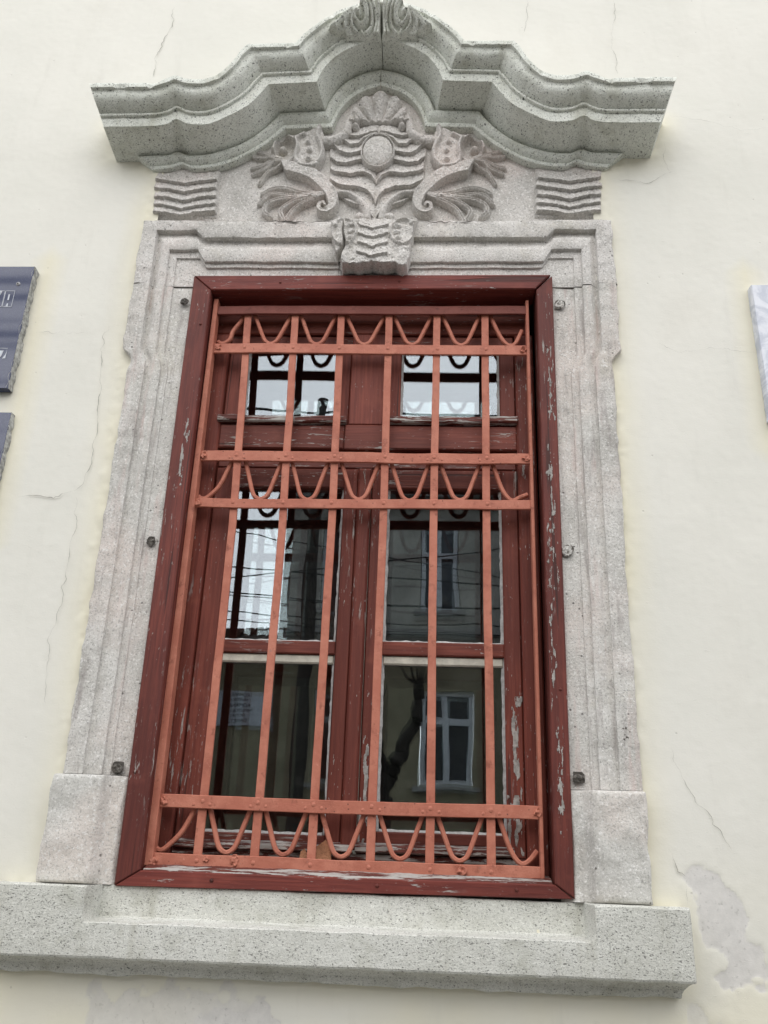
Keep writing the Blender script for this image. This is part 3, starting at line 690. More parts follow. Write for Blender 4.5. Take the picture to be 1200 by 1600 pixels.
# plugs of old shutter hinges let into the jambs
for k, (x, z, r_, pm) in enumerate(((-.6191,.3745,.0135,'plug'),(-.6148,-.4858,.0145,'plug'),(-.6167,-1.1402,.016,'plug'),(.6283,.3656,.017,'jamb'),(.6152,-.4937,.0165,'jamb'),(.6172,-1.1303,.015,'plug'),(.7499,-1.0141,.019,'plug'))):
    a = np.linspace(0, 2*math.pi, 25)[:-1]; sq = 1 if k in (2, 5) else 0
    rr = r_*(1+.16*fbm(np.stack([np.cos(a)*1.7+k*3, np.sin(a)*1.7, a*0], 1), 1.3, 5+k, 3))
    if sq: rr = np.minimum(rr*1.25, r_/np.maximum(np.abs(np.cos(a)), np.abs(np.sin(a)))*1.0)
    yf = -.0078 if z < .43 and abs(x) < .7 else -.0155
    if pm == 'plug':                                  # a rusted stub filling a ragged hole
        o = pydata('anchor_hole', [(x+q*math.cos(t), yf, z+q*math.sin(t)) for q, t in zip(rr, a)]+[(x, yf+.002, z)], [(i, (i+1) % 24, 24) for i in range(24)], M['dark'], stone, sharp=None)
    else:                                             # a mortared plug; an offset dark disc paints its crescent of shade
        o = pydata('anchor_hole', [(x+.002+q*math.cos(t), yf, z+.002+q*math.sin(t)) for q, t in zip(rr, a)]+[(x, yf+.002, z)], [(i, (i+1) % 24, 24) for i in range(24)], M['plug'], stone, sharp=None)
    relief('anchor_plug', x-r_*1.1, x+r_*1.1, z-r_*1.1, z+r_*1.1, .0014, lambda X, Z: np.where(np.hypot(X-x+.001, Z-z+.002) < r_*(.78+.34*fbm(np.stack([X, Z*0, Z], -1), 70, 7+k)), .002+.005*fbm(np.stack([X, Z*0, Z], -1), 130, 4+k)+.002*(pm == 'jamb'), -.004), yf, M[pm], o)

# ---- broken keystone mask
KEY = [(-.1415,.694),(.1567,.695),(.1489,.655),(.1409,.590),(.133,.53),(.128,.485),(.11,.470),(.085,.489),(.05,.482),(.01,.492),(-.03,.483),(-.055,.489),(-.0906,.480),(-.112,.525),(-.1288,.590),(-.137,.65)]
KC = [[(-.06,.665),(-0.0388,0.6538),(0.0062,0.6345),(0.0537,0.6535),(.07,.66)], [(-.06,.622),(-0.0401,0.6136),(0.0067,0.5964),(0.0429,0.6096),(.07,.622)], [(-.07,.585),(-0.0412,0.5718),(0.0074,0.5511),(0.0593,0.5755),(.075,.58)], [(-.08,.545),(-0.0484,0.5287),(0.0081,0.5082),(0.0699,0.5287),(.09,.535)]]
KCR = [(-0.0934,0.70),(-0.0974,0.6428),(-0.0886,0.593),(-0.0903,0.5665),(-0.1025,0.5365),(-0.1046,0.4918),(-.1046,.46)]
KBD = [(-0.072,0.6558),(-0.0685,0.6289),(-0.0686,0.5994),(0.0891,0.6515),(0.0884,0.6228),(0.0917,0.5981),(-0.1255,0.660),(0.1401,0.667)]
def keystone(X, Z):
    Pn = np.stack([X, Z*0, Z], -1)
    d = sdf(X+.003*noise(Pn, 60, 3), Z+.004*noise(Pn, 50, 4)+.002*noise(Pn, 140, 2), KEY)
    h = .031+.026*np.clip((.70-Z)/.21, 0, 1)
    det = np.zeros_like(X)
    for c in KC[::-1]:
        c = np.array(c); up = Z-np.interp(X, c[:, 0], c[:, 1]); m = np.abs(X-.008) < .052
        det = np.where(m & (up > 0), .013*np.exp(-np.maximum(up, 0)/.018)*sstep(0, .0025, up), det)
    for ex in (-.092, .107):
        e = np.hypot((X-ex)/.041, (Z-.628)/.058); det = np.where(e < 1.12, .010*np.exp(-((e-1)/.09)**2)+.002*(e < 1), det)
        lo = (np.abs(X-ex) < .034) & (Z < .575); det = np.where(lo, det+.007*np.sin((X-ex)*110+1.2)*sstep(.575, .55, Z), det)
    for bx_, bz_ in KBD:
        b = ball(X, Z, (bx_, bz_), .0125, .014); det = np.maximum(det, b)
    h = h+det+.004*fbm(Pn, 35, 12, 3)
    dc, _ = pdist(X, Z, np.array(KCR)); h = h-.11*np.exp(-(dc/(.0017+.0040*sstep(.64, .53, Z)))**2)
    return np.where(d > 0, np.maximum(h, .001)*sstep(0, .003, d), -.004)
key = relief('keystone', -.16, .175, .455, .71, .0014, keystone, -.010, M['carved'], lint, .0016, 6)
crack([(-.1046, .49), (-.099, .462), (-.101, .449)], .005, -.0016, lint, 33, 'dark')
crack([(-.42, .692), (-.33, .694), (-.24, .689), (-.19, .690), (-.15, .690)], .0028, -.0275, lint, 34, 'dark')
crack([(.16, .690), (.25, .688), (.33, .690), (.42, .692)], .0022, -.0275, lint, 35, 'dark')

crack([(-.0886, .595), (-.0895, .567), (-.1015, .537), (-.1040, .492), (-.1040, .470)], .0046, -.0150, lint, 36, 'dark')  # dark strip paints the shade inside the keystone's cracked groove

# ---- plinth blocks at the feet of the jambs
def plinth(sg, cx, sd):
    prof = np.array([(.780, .01), (.780, -.030), (.777, -.044), (.768, -.050), (.74, -.0505), (.70, -.051), (.67, -.050), (.652, -.048), (.643, -.043), (.634, -.030), (.624, -.0165), (.612, -.012), (.596, -.010), (.586, .002), (.56, .010)])
    zs = np.concatenate([[-1.1625, -1.1635, -1.166, -1.172], np.linspace(-1.18, -1.416, 24), [-1.424, -1.429, -1.4315, -1.432]])
    ins = np.concatenate([[1, .35, .12, .03], np.zeros(24), [.04, .12, .3, .45]])
    rows = []
    for z, i in zip(zs, ins):
        a = prof.copy(); fr = np.clip((-a[:, 1]-.012)/.038, 0, 1); a[:, 1] += i*fr*.030
        a[:, 0] += np.where(a[:, 0] > .63, (-.008 if z > -1.17 else 0)*i, 0)
        rows.append(np.stack([a[:, 0], a[:, 1], np.full(len(a), z)], 1))
    P = resample_rows(np.array(rows))
    P[..., 0] = cx+sg*P[..., 0]
    d = .0046*fbm(P, 15, sd, 5)+.0018*noise(P, 80, sd+2); P[..., 1] += d; P[..., 0] += .0045*fbm(P, 17, sd+6, 4)
    gridmesh('plinth_block', P, M['block'], stone, sharp=60, label=('left' if sg < 0 else 'right')+' squared stone block at the foot of the jamb')
def resample_rows(P):
    return np.array([resample(r, .008) if False else r for r in P]) if P.shape[1] > 60 else np.stack([np.concatenate([P[:, i:i+1]+(P[:, i+1:i+2]-P[:, i:i+1])*k/4 for i in range(P.shape[1]-1) for k in range(4)]+[P[:, -1:]], 1)], 0)[0]
plinth(-1, .002, 80); plinth(1, .000, 90)

# ---- sill
mid = np.array([(.02, -1.4315), (-.0005, -1.4325), (-.003, -1.435), (-.0035, -1.470), (-.004, -1.5055), (-.006, -1.508), (-.050, -1.512), (-.098, -1.5160), (-.1008, -1.5185), (-.101, -1.545), (-.101, -1.572), (-.1005, -1.592), (-.097, -1.597), (-.070, -1.5995), (-.050, -1.606), (-.038, -1.615), (-.033, -1.627), (-.030, -1.634), (-.012, -1.637), (.02, -1.637)])
end = mid.copy(); end[:9] = [(.02, -1.4335), (-.06, -1.434), (-.094, -1.4345), (-.1005, -1.439), (-.101, -1.455), (-.101, -1.475), (-.101, -1.49), (-.101, -1.505), (-.101, -1.5225)]
xs = np.concatenate([[-.872, -.868, -.86], np.linspace(-.85, -.634, 18), [-.628, -.6225, -.617, -.612], np.linspace(-.60, .60, 100), [.608, .6135, .619, .625], np.linspace(.632, .832, 18), [.842, .849, .853]])
P = []
for x in xs:
    f = np.clip((.6235-abs(x-.0005))/.009, 0, 1); pr = end+(mid-end)*f
    P.append(np.stack([np.full(len(pr), x), pr[:, 0], pr[:, 1]], 1))
P = np.array(P); P = resample_rows(P)
for e in (0, 1, -1, -2):
    P[e, :, 1] += {0: .008, 1: .002, -1: .008, -2: .002}[e]*(P[e, :, 1] < -.02)
P[-3:, :, 0] -= (.022*np.clip((-1.597-P[-3:, :, 2])/.03, 0, 1))
d = .0020*fbm(P, 13, 100, 4)+.0010*noise(P, 75, 104); P[..., 1] += d; P[..., 2] += .0015*fbm(P, 18, 108, 3)
# the lower edge is ragged where the plaster meets it
low = P[..., 2] < -1.63; P[..., 2] += np.where(low, .0024*fbm(P*[1, 0, 0], 19, 111, 5)+.0030*np.maximum(noise(P*[1, 0, 0], 9, 113)-.45, 0)/.55, 0)
sill = gridmesh('sill_stone', P, M['sill'], stone, sharp=27)
V = list(P[-1]); pydata('sill_end', V, [tuple(range(len(V)))], M['sill'], sill, sharp=None)
V = list(P[0]); pydata('sill_end', V, [tuple(range(len(V)))], M['sill'], sill, sharp=None)

# ================================================================== THE RED WOODEN WINDOW
win = empty('wooden_window', (0, .09, -1.43), 'red painted double window with peeling casing set in the stone surround', 'window')
CO = [(-.597, .4755), (.6055, .481), (.5905, -1.426), (-.5815, -1.434)]       # casing, outer corners TL TR BR BL
CI = [(-.533, .417), (.553, .4235), (.5445, -1.381), (-.5185, -1.383)]
g = .0012
prism('casing_board', [(CO[0][0]+g, CO[0][1]), (CO[1][0]-g-.003, CO[1][1]), (CI[1][0]-g-.003, CI[1][1]), (CI[0][0]+g, CI[0][1])], -.014, .075, M['ch'], win, .003)
prism('casing_board', [(CO[3][0]+g, CO[3][1]), (CO[2][0]-g, CO[2][1]), (CI[2][0]-g, CI[2][1]-.012), (CI[3][0]+g, CI[3][1]-.012)], -.013, .075, M['ch'], win, .003)
prism('casing_board', [(CO[0][0], CO[0][1]-g), (CO[3][0], CO[3][1]+g), (CI[3][0], CI[3][1]+g-.012), (CI[0][0], CI[0][1]-g)], -.0135, .075, M['cv'], win, .003)
prism('casing_board', [(CO[1][0]+.001, CO[1][1]-g-.004), (CO[2][0]+.001, CO[2][1]+g), (CI[2][0], CI[2][1]+g-.012), (CI[1][0], CI[1][1]-g-.003)], -.0145, .075, M['cv'], win, .003)
# weathered sloping top of the bottom board
n_ = 120; xx = np.linspace(CI[3][0]+.006, CI[2][0]-.006, n_)
P = np.stack([np.stack([xx, np.full(n_, y), np.full(n_, z)+.0012*fbm(np.stack([xx, xx*0+y, xx*0], 1), 40, 3)], 1) for y, z in ((-.0105, -1.3955), (-.008, -1.3925), (.022, -1.3795), (.075, -1.372))])
gridmesh('weathered_slope', P, M['wworn'], win, sharp=60)
for x, z in ((-.33, -1.413), (.095, -1.411), (.447, -1.409), (-.567, -1.15), (-.553, .28), (.578, .2), (.577, -.9), (.10, .452), (-.3, .447)):
    relief('nail_head', x-.006, x+.006, z-.006, z+.006, .0015, lambda X, Z: ball(X, Z, (x, z), .005, .004), -.0135, M['cv'], win, .0002)

# fixed frame behind the grille
box('frame_head', -.524, .536, .078, .16, .305, .45, M['wh'], win, .004)
box('frame_head', -.47, .483, .090, .16, .262, .304, M['wh'], win, .004)
for x0, x1 in ((-.533, -.4715), (.4865, .546)):
    box('frame_stile', x0, x1, .076, .17, -1.40, .3045, M['wv'], win, .006)
box('frame_foot', -.47, .485, .080, .17, -1.40, -1.352, M['wh'], win, .004)
box('frame_foot', -.47, .485, .086, .17, -1.351, -1.334, M['wworn'], win, .003)
box('transom', -.471, -.066, .078, .17, -.128, -.043, M['wh'], win, .004)
box('transom', -.0645, .0625, .0765, .17, -.130, -.041, M['wh'], win, .003)
box('transom', .064, .486, .078, .17, -.127, -.042, M['wh'], win, .004)
box('transom_underside', -.471, .486, .098, .17, -.190, -.131, M['wh'], win, .006)
box('centre_post', -.054, .058, .077, .17, -.040, .304, M['wv'], win, .003)
for x0, x1, z0, z1 in ((-.480, -.060, -.0385, -.0385), (.066, .487, -.0375, -.036)):
    xx = np.linspace(x0, x1, 60); q = np.stack([xx, xx*0, xx*0+z0], 1); sag = .004*fbm(q, 9, 4)
    prof = [(.085, .030), (.066, .024), (.062, .020), (.062, .006), (.066, .002), (.085, .0)]
    gridmesh('drip_board', np.stack([np.stack([xx, np.full(60, y), z0+h+sag], 1) for y, h in prof]), M['wworn'], win, sharp=30)

def wavy_pane(x0, x1, z0, z1, y, parent):
    return box('pane', x0, x1, y, y+.003, z0, z1, M['glass'], parent, .0004)
def putty(x0, x1, z0, z1, y, parent, wdt=.008, sides='lrbt'):
    rs = {'l': (x0-.002, x0+wdt, z0, z1), 'r': (x1-wdt, x1+.002, z0, z1), 'b': (x0+wdt, x1-wdt, z0-.002, z0+wdt), 't': (x0+wdt, x1-wdt, z1-wdt, z1+.002)}
    for s_ in sides:
        a, b, c, d = rs[s_]
        n = 40; vert = s_ in 'lr'
        L = np.linspace(c if vert else a, d if vert else b, n)
        q = np.stack([L, L*0+x0, L*0+z0], 1); wb = .0022*fbm(q, 60, ord(s_), 3)
        if vert:
            inner = (b if s_ == 'l' else a)+wb; outer = np.full(n, a if s_ == 'l' else b)
            rows = [np.stack([outer, np.full(n, y-.011), L], 1), np.stack([outer*.55+inner*.45, np.full(n, y-.009), L], 1), np.stack([inner, np.full(n, y-.0002), L], 1)]
        else:
            inner = (d if s_ == 'b' else c)+wb; outer = np.full(n, c if s_ == 'b' else d)
            rows = [np.stack([L, np.full(n, y-.011), outer], 1), np.stack([L, np.full(n, y-.009), outer*.55+inner*.45], 1), np.stack([L, np.full(n, y-.0002), inner], 1)]
        gridmesh('putty_bead', np.array(rows), M['putty'], parent, sharp=180)

GY = .118
def sash(name, x0, x1, z0, z1, st_l, st_r, top, bot, bars, y0, label):
    """a glazed sash: parts as children of an outline rail; bars = heights of glazing bars"""
    s = box('sash', x0, x0+st_l, y0, y0+.045, z0, z1, M['wv'], win, .004, label=label)
    box('stile', x1-st_r, x1, y0, y0+.045, z0, z1, M['wv'], s, .004)
    box('rail', x0+st_l, x1-st_r, y0+.001, y0+.045, z1-top, z1, M['wh'], s, .004)
    box('rail', x0+st_l, x1-st_r, y0+.001, y0+.045, z0, z0+bot, M['wh'], s, .004)
    a, b = x0+st_l, x1-st_r; zz = [z0+bot]
    for (c, d) in bars:
        box('glazing_bar', a, b, y0+.002, y0+.042, c, d, M['wh'], s, .003); zz += [c, d]
    zz.append(z1-top)
    for i in range(0, len(zz), 2):
        wavy_pane(a-.004, b+.004, zz[i]-.004, zz[i+1]+.004, GY, s)
        putty(a, b, zz[i], zz[i+1], GY, s, .0075, 'lrb')
        if bars and i == 0:
            o = box('putty_fillet', a+.002, b-.002, GY-.012, GY-.001, zz[i+1]-.027, zz[i+1]-.001, M['cream'], s, .004)
    return s
sash('transom_sash', -.4705, -.0555, -.036, .3035, .062, .044, .042, .030, [], .094, 'left fixed upper light with one small pane')
sash('transom_sash', .0595, .4855, -.036, .3035, .052, .050, .042, .028, [], .094, 'right fixed upper light with one small pane')
sash('casement', -.4705, -.0145, -1.333, -.1905, .060, .044, .066, .043, [(-.790, -.752)], .095, 'left casement sash with two panes')
sash('casement', .0295, .4855, -1.333, -.1905, .051, .050, .066, .058, [(-.788, -.748)], .095, 'right casement sash with two panes')
box('astragal', -.0135, .0285, .083, .094, -1.325, -.192, M['wv'], win, .006)
for x0, x1, z0 in ((-.466, .022, -1.3335), (.028, .452, -1.3305)):
    xx = np.linspace(x0, x1, 50); prof = [(.096, .026), (.074, .018), (.068, .014), (.068, .003), (.073, .0), (.096, -.001)]
    gridmesh('drip_board', np.stack([np.stack([xx, np.full(50, y), z0+h+.0015*fbm(np.stack([xx, xx*0, xx*0], 1), 15, 8)], 1) for y, h in prof]), M['wworn'], win, sharp=30)

def bare(x0, x1, z0, z1, y, sd, parent=win, f=120, th=.58):
    """bare weathered wood where the paint has come off, ragged at its edges"""
    def fn(X, Z):
        q = np.stack([X*1.0, X*0+sd, Z*.22], -1); e = np.minimum((X-x0)/(x1-x0), (x1-X)/(x1-x0))*2; g_ = np.minimum((Z-z0)/(z1-z0), (z1-Z)/(z1-z0))*2
        return np.where(np.minimum(e*1.2, g_*2.2)+1.1*fbm(q, f, sd, 5) > th, .0007, -.004)
    relief('bare_patch', x0, x1, z0, z1, .0013, fn, y, M['bare'], parent, .0001, sd)
for k, a in enumerate([(.436, .482, -1.325, -1.17, .0949), (.452, .484, -1.19, -.90, .0949), (.0335, .056, -1.26, -1.02, .0949), (.032, .070, -1.325, -1.22, .0949)]):
    bare(*a, 30+k)
for k, a in enumerate([(.549, .572, -.98, -.36, -.0145), (.560, .590, -.62, -.15, -.0145), (.556, .582, -1.32, -.98, -.0145), (.572, .599, -.10, .26, -.0145), (-.568, -.54, -.35, -.05, -.0135)]):
    bare(*a, 50+k, f=240, th=1.12)


# cream inner sashes a hand's breadth behind the outer ones
IY = .255
inn = box('inner_window', -.52, -.45, IY, IY+.04, -1.42, .40, M['cream'], win, .003, label='cream inner window seen dimly through the outer panes')
box('stile', .46, .53, IY, IY+.04, -1.42, .40, M['cream'], inn, .003)
box('stile', -.048, .055, IY, IY+.04, -1.42, .40, M['cream'], inn, .003)
for z0, z1 in ((.36, .40), (-.10, .03), (-.752, -.718), (-1.42, -1.35)):
    box('rail', -.449, -.049, IY+.001, IY+.04, z0, z1, M['cream'], inn, .003)
    box('rail', .056, .459, IY+.001, IY+.04, z0, z1, M['cream'], inn, .003)
for x0, x1 in ((-.452, -.046), (.053, .463)):
    for z0, z1 in ((.028, .362), (-.720, -.098), (-1.352, -.750)):
        box('pane', x0, x1, IY+.02, IY+.023, z0, z1, M['glass'], inn, .0004)

# ================================================================== THE IRON GRILLE
gr = empty('window_grille', (0, .035, -1.39), 'orange red iron grille of flat bars with looped bands in front of the window', 'grille')
VX = [(-.410, -.388, -.3855), (-.250, -.2355, -.234), (-.0955, -.0835, -.0845), (.066, .0735, .071), (.228, .226, .228), (.3875, .385, .3885)]
RAILS = [('rail', (-.512, .380), (-.512, .349), (.523, .385), (.523, .351), .026), ('rail', (-.512, .236), (-.512, .199), (.520, .231), (.520, .195), .030),
         ('rail', (-.516, -.164), (-.516, -.199), (.519, -.164), (.519, -.200), .028), ('rail', (-.514, -.328), (-.514, -.359), (.520, -.320), (.520, -.350), .029),
         ('rail', (-.508, -1.203), (-.508, -1.237), (.521, -1.202), (.521, -1.237), .028), ('rail', (-.512, -1.349), (-.512, -1.390), (.523, -1.353), (.523, -1.390), .026)]
rails = []
for nm, a, b, c, d, y in RAILS:
    n = 30; t = np.linspace(0, 1, n); q = np.stack([t*1.03, t*0+a[1], t*0], 1); sag = .0018*fbm(q, 6, 3)
    top = np.stack([a[0]+(c[0]-a[0])*t, a[1]+(c[1]-a[1])*t+sag], 1); bt = np.stack([b[0]+(d[0]-b[0])*t, b[1]+(d[1]-b[1])*t+sag], 1)
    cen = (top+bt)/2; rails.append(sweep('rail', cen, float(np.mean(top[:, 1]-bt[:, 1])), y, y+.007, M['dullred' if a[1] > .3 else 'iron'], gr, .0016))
for (xa, xb, xc) in VX:
    zz = np.linspace(.368, -1.372, 60); xs_ = np.interp(zz, [-1.37, -.4, .37], [xc, xb, xa])
    q = np.stack([zz, zz*0+xa, zz*0], 1)
    sweep('upright_bar', np.stack([xs_+.0016*fbm(q, 3.5, 5), zz], 1), .0235, .0375, .0445, M['iron'], gr, .0014)
for x0, x1, x2, x3 in ((-.5275, -.5125, -.5215, -.4985), (.5205, .5305, .5135, .523)):
    prism('side_bar', [(x0, .404), (x1, .404), (x3, -1.380), (x2, -1.384)], .018 if x0 < 0 else .022, .055, M['iron'], gr, .0016)
def loop_path(cx, hw, zt, zb):
    r = .026
    xb, zl = .0265, zb+.026; g1 = lambda f: (hw+(xb-hw)*f, zt+(zl-zt)*f)
    rt_ = [g1(1), g1(.66), g1(.33), g1(0)]
    pts = [(cx-a, b) for a, b in rt_[::-1]]+[(cx-.0165, zb+.0085), (cx, zb+.0005), (cx+.0165, zb+.0085)]+[(cx+a, b) for a, b in rt_]
    return curve(pts, 44)
for zt, zb, col in ((.364, .2455, 0), (-.182, -.3165, 1), (-1.220, -1.3445, 2)):
    xs_ = [np.interp(zb, [-1.37, -.4, .37], [c[2], c[1], c[0]]) for c in VX]
    zr = lambda x: (x)*(-.004 if col == 0 else (.008 if col == 1 else -.004))
    for i in range(5):
        cx = (xs_[i]+xs_[i+1])/2+rng.normal()*.002; hw = (xs_[i+1]-xs_[i])/2-.0155+rng.normal()*.0012
        p = loop_path(cx, hw, zt, zb+zr(cx)+rng.normal()*.001); sweep('loop', p, .0125, .0455, .0585, M['iron'], gr, .003)
    a = xs_[0]; z = zb+zr(-.45)
    sweep('loop', curve([(-.506, z+.008), (-.497, z+.001), (-.484, z+.001), (-.466, z+.016), (a-.052, z+.048), (a-.030, zt-.030), (a-.0185, zt)], 34), .0125, .0455, .0585, M['iron'], gr, .003)
    b = xs_[5]; z = zb+zr(.45)
    tail = [(.509, z+.060 if col == 0 else z+.034)] if col != 1 else [(.512, z+.022)]
    sweep('loop', curve([(b+.0185, zt), (b+.028, zt-.030), (b+.048, z+.040), (b+.066, z+.010), (b+.082, z+.0005), (b+.100, z+.010)]+tail, 34), .0125, .0455, .0585, M['iron'], gr, .003)
# rivets and weld lumps
bm = bmesh.new(); bmesh.ops.create_uvsphere(bm, u_segments=8, v_segments=5, radius=.0068)
for v_ in bm.verts: v_.co.y *= .38
rm = bpy.data.meshes.new('rivet'); bm.to_mesh(rm); bm.free()
for ri, (k, (nm, a, b, c, d, y)) in enumerate(zip(rails, RAILS)):
    if ri == 0: continue
    zc = lambda x: np.interp(x, [a[0], c[0]], [(a[1]+b[1])/2, (c[1]+d[1])/2])
    for j, vx in enumerate(VX):
        x = np.interp(zc(0), [-1.37, -.4, .37], [vx[2], vx[1], vx[0]])
        offs = [(0, .003)]
        if ri in (2, 4): offs += [(-.022, -.006), (.022, -.005)]
        for ox, oz in offs:
            o = link('rivet', rm, None, k, sharp=None)
            if not rm.materials: rm.materials.append(M['iron'])
            o.location = (float(x+ox+rng.normal()*.0015), y+.0006, float(zc(x)+oz)); s_ = 1 if ox == 0 else .78; o.scale = (s_, s_, s_)
for p_ in rm.polygons: p_.use_smooth = True
def lump(x, z, r, y, parent, sd):
    relief('weld_lump', x-r, x+r, z-r, z+r, .0016, lambda X, Z: np.where(np.hypot(X-x, Z-z) < r*(.75+.2*noise(np.stack([X, Z*0, Z], -1), 150, sd)), .006+.005*noise(np.stack([X, Z*0, Z], -1), 170, sd+1), -.004), y, M['iron'], parent, .0004)
lump(-.284, -1.363, .017, .0265, rails[5], 1); lump(.312, -1.368, .017, .0265, rails[5], 2); lump(-.358, -1.362, .010, .0265, rails[5], 3)
for rr_, x, z in ((1, -.496, .218), (1, .508, .213), (2, -.498, -.182), (2, .508, -.180), (4, -.492, -1.220), (5, -.498, -1.372), (3, -.5, -.344), (4, .512, -1.219)): lump(x, z, .015, RAILS[rr_][5]+.001, rails[rr_], 7)

# shards lying on the frame behind the grille
def shard(x, z, wd, ht, label):
    V = [(x-wd*.5, .060, z), (x+wd*.5, .058, z), (x+wd*.45, .074, z), (x-wd*.45, .074, z), (x-wd*.38, .062, z+ht*.66), (x+wd*.12, .061, z+ht), (x+wd*.44, .062, z+ht*.58), (x+wd*.2, .073, z+ht*.85), (x-wd*.2, .073, z+ht*.7)]
    F = [(0, 1, 6, 5, 4), (1, 2, 7, 6), (2, 3, 8, 7), (3, 0, 4, 8), (4, 5, 8), (5, 7, 8), (5, 6, 7), (3, 2, 1, 0)]
    o = pydata('brick_shard', V, F, M['brick'], None, sharp=20, label=label, cat='brick shard'); return o
shard(-.055, -1.352, .046, .050, 'larger orange brick shard lying behind the bottom rail of the grille')
shard(-.108, -1.352, .020, .026, 'tiny brown brick shard beside the third upright bar of the grille')

# ================================================================== PLAQUES ON THE WALL
def slab(name, x0, x1, z0, z1, yf, m, label, cat, edge='r', em='chip', jag=.004):
    t = empty(name, ((x0+x1)/2, 0, z0), label, cat)
    box('face', x0, x1, yf, -.004, z0, z1, M[m], t, .0012)
    n = int((z1-z0)/.006); L = np.linspace(z0+.001, z1-.001, n); xe = x1 if edge == 'r' else x0; s_ = 1 if edge == 'r' else -1
    q = np.stack([L, L*0+x0, L*0], 1)
    j1 = jag*np.clip(fbm(q, 45, 3, 3)+.25, 0, 1); j2 = jag*fbm(q, 60, 8, 3)
    rows = [np.stack([np.full(n, xe)-s_*j1*1.6, np.full(n, yf-.0006), L], 1), np.stack([np.full(n, xe)+s_*.0015+0*j2, yf+.003+j1, L], 1), np.stack([xe+s_*(.003+j2*.5), np.full(n, yf*.5), L], 1), np.stack([xe+s_*(.003+j2), np.full(n, .0), L], 1)]
    gridmesh('chipped_edge', np.array(rows), M[em], t, sharp=30); return t
p1 = slab('dark_plaque', -2.02, -1.147, .021, .500, -.030, 'granite', 'upper polished dark plaque at the left edge, with square lettering and a screw', 'plaque')
p2 = slab('dark_plaque', -2.02, -1.1195, -.52, -.062, -.022, 'granite', 'lower polished dark plaque at the left edge, below the lettered one', 'plaque')
p3 = slab('marble_plaque', 1.243, 2.0, -.066, .428, -.030, 'marble', 'pale blue marble plaque at the right edge of the wall', 'plaque', 'l', 'marble', .001)
FY = -.0312
def strips(name, pts, wdt, parent):
    V = []; F = []
    for (a, b) in zip(pts[:-1], pts[1:]):
        a = np.array(a); b = np.array(b); d = (b-a)/(np.linalg.norm(b-a)+1e-9); nn = np.array([-d[1], d[0]])*wdt/2; i = len(V)
        for p in (a-nn-d*wdt/2, b-nn+d*wdt/2, b+nn+d*wdt/2, a+nn-d*wdt/2): V.append((p[0], FY, p[1]))
        F.append((i, i+1, i+2, i+3))
    return pydata(name, V, F, M['engr'], parent, sharp=None)
def poly(name, pts, parent, m='engr'): return pydata(name, [(x, FY-.0002, z) for x, z in pts], [tuple(range(len(pts)))], M[m], parent, sharp=None)
# the end of a word in square outlined capitals: ...NA
def cap_a(x):
    strips('letter', [(x, .398), (x+.031, .398), (x+.031, .334), (x, .334), (x, .398)], .0016, p1)
    poly('letter_counter', [(x+.012, .384), (x+.0175, .384), (x+.0175, .360), (x+.012, .360)], p1); poly('letter_counter', [(x+.011, .335), (x+.019, .335), (x+.0175, .347), (x+.0135, .347)], p1)
def cap_n(x):
    strips('letter', [(x, .398), (x+.031, .398), (x+.031, .334), (x, .334), (x, .398)], .0016, p1)
    poly('letter_counter', [(x+.013, .397), (x+.021, .397), (x+.0175, .380)], p1); poly('letter_counter', [(x+.010, .335), (x+.017, .335), (x+.0125, .356)], p1)
cap_a(-1.2268); cap_n(-1.2600)
strips('letter', [(-1.262, .268), (-1.2385, .268), (-1.2385, .205), (-1.262, .205)], .0016, p1); poly('letter_counter', [(-1.252, .254), (-1.241, .254), (-1.241, .207), (-1.249, .207)], p1)
strips('letter', [(-1.2112, .1712), (-1.1752, .1706)], .0014, p1)
poly('letter_counter', [(-1.2055, .1618), (-1.1868, .1619), (-1.1916, .138), (-1.2012, .1371)], p1); poly('letter_counter', [(-1.1754, .1694), (-1.1769, .1528), (-1.1799, .1436), (-1.1863, .1316), (-1.1755, .1317)], p1)
for x, z in ((-1.1905, .4268), (-1.2085, .0735)):
    a = np.linspace(0, 2*math.pi, 13)[:-1]
    o = pydata('screw', [(x+.0062*math.cos(t), -.033, z+.0062*math.sin(t)) for t in a]+[(x+.0032*math.cos(t), -.0345, z+.0032*math.sin(t)) for t in a]+[(x+.0075*math.cos(t), -.0302, z+.0075*math.sin(t)) for t in a],
               [(i, (i+1) % 12, 12+(i+1) % 12, 12+i) for i in range(12)]+[(24+i, 24+(i+1) % 12, (i+1) % 12, i) for i in range(12)], M['metal'], p1, sharp=30)
    pydata('screw_socket', [(x+.0033*math.cos(t), -.0322, z+.0033*math.sin(t)) for t in a], [tuple(range(12))], M['dark'], p1, sharp=None)

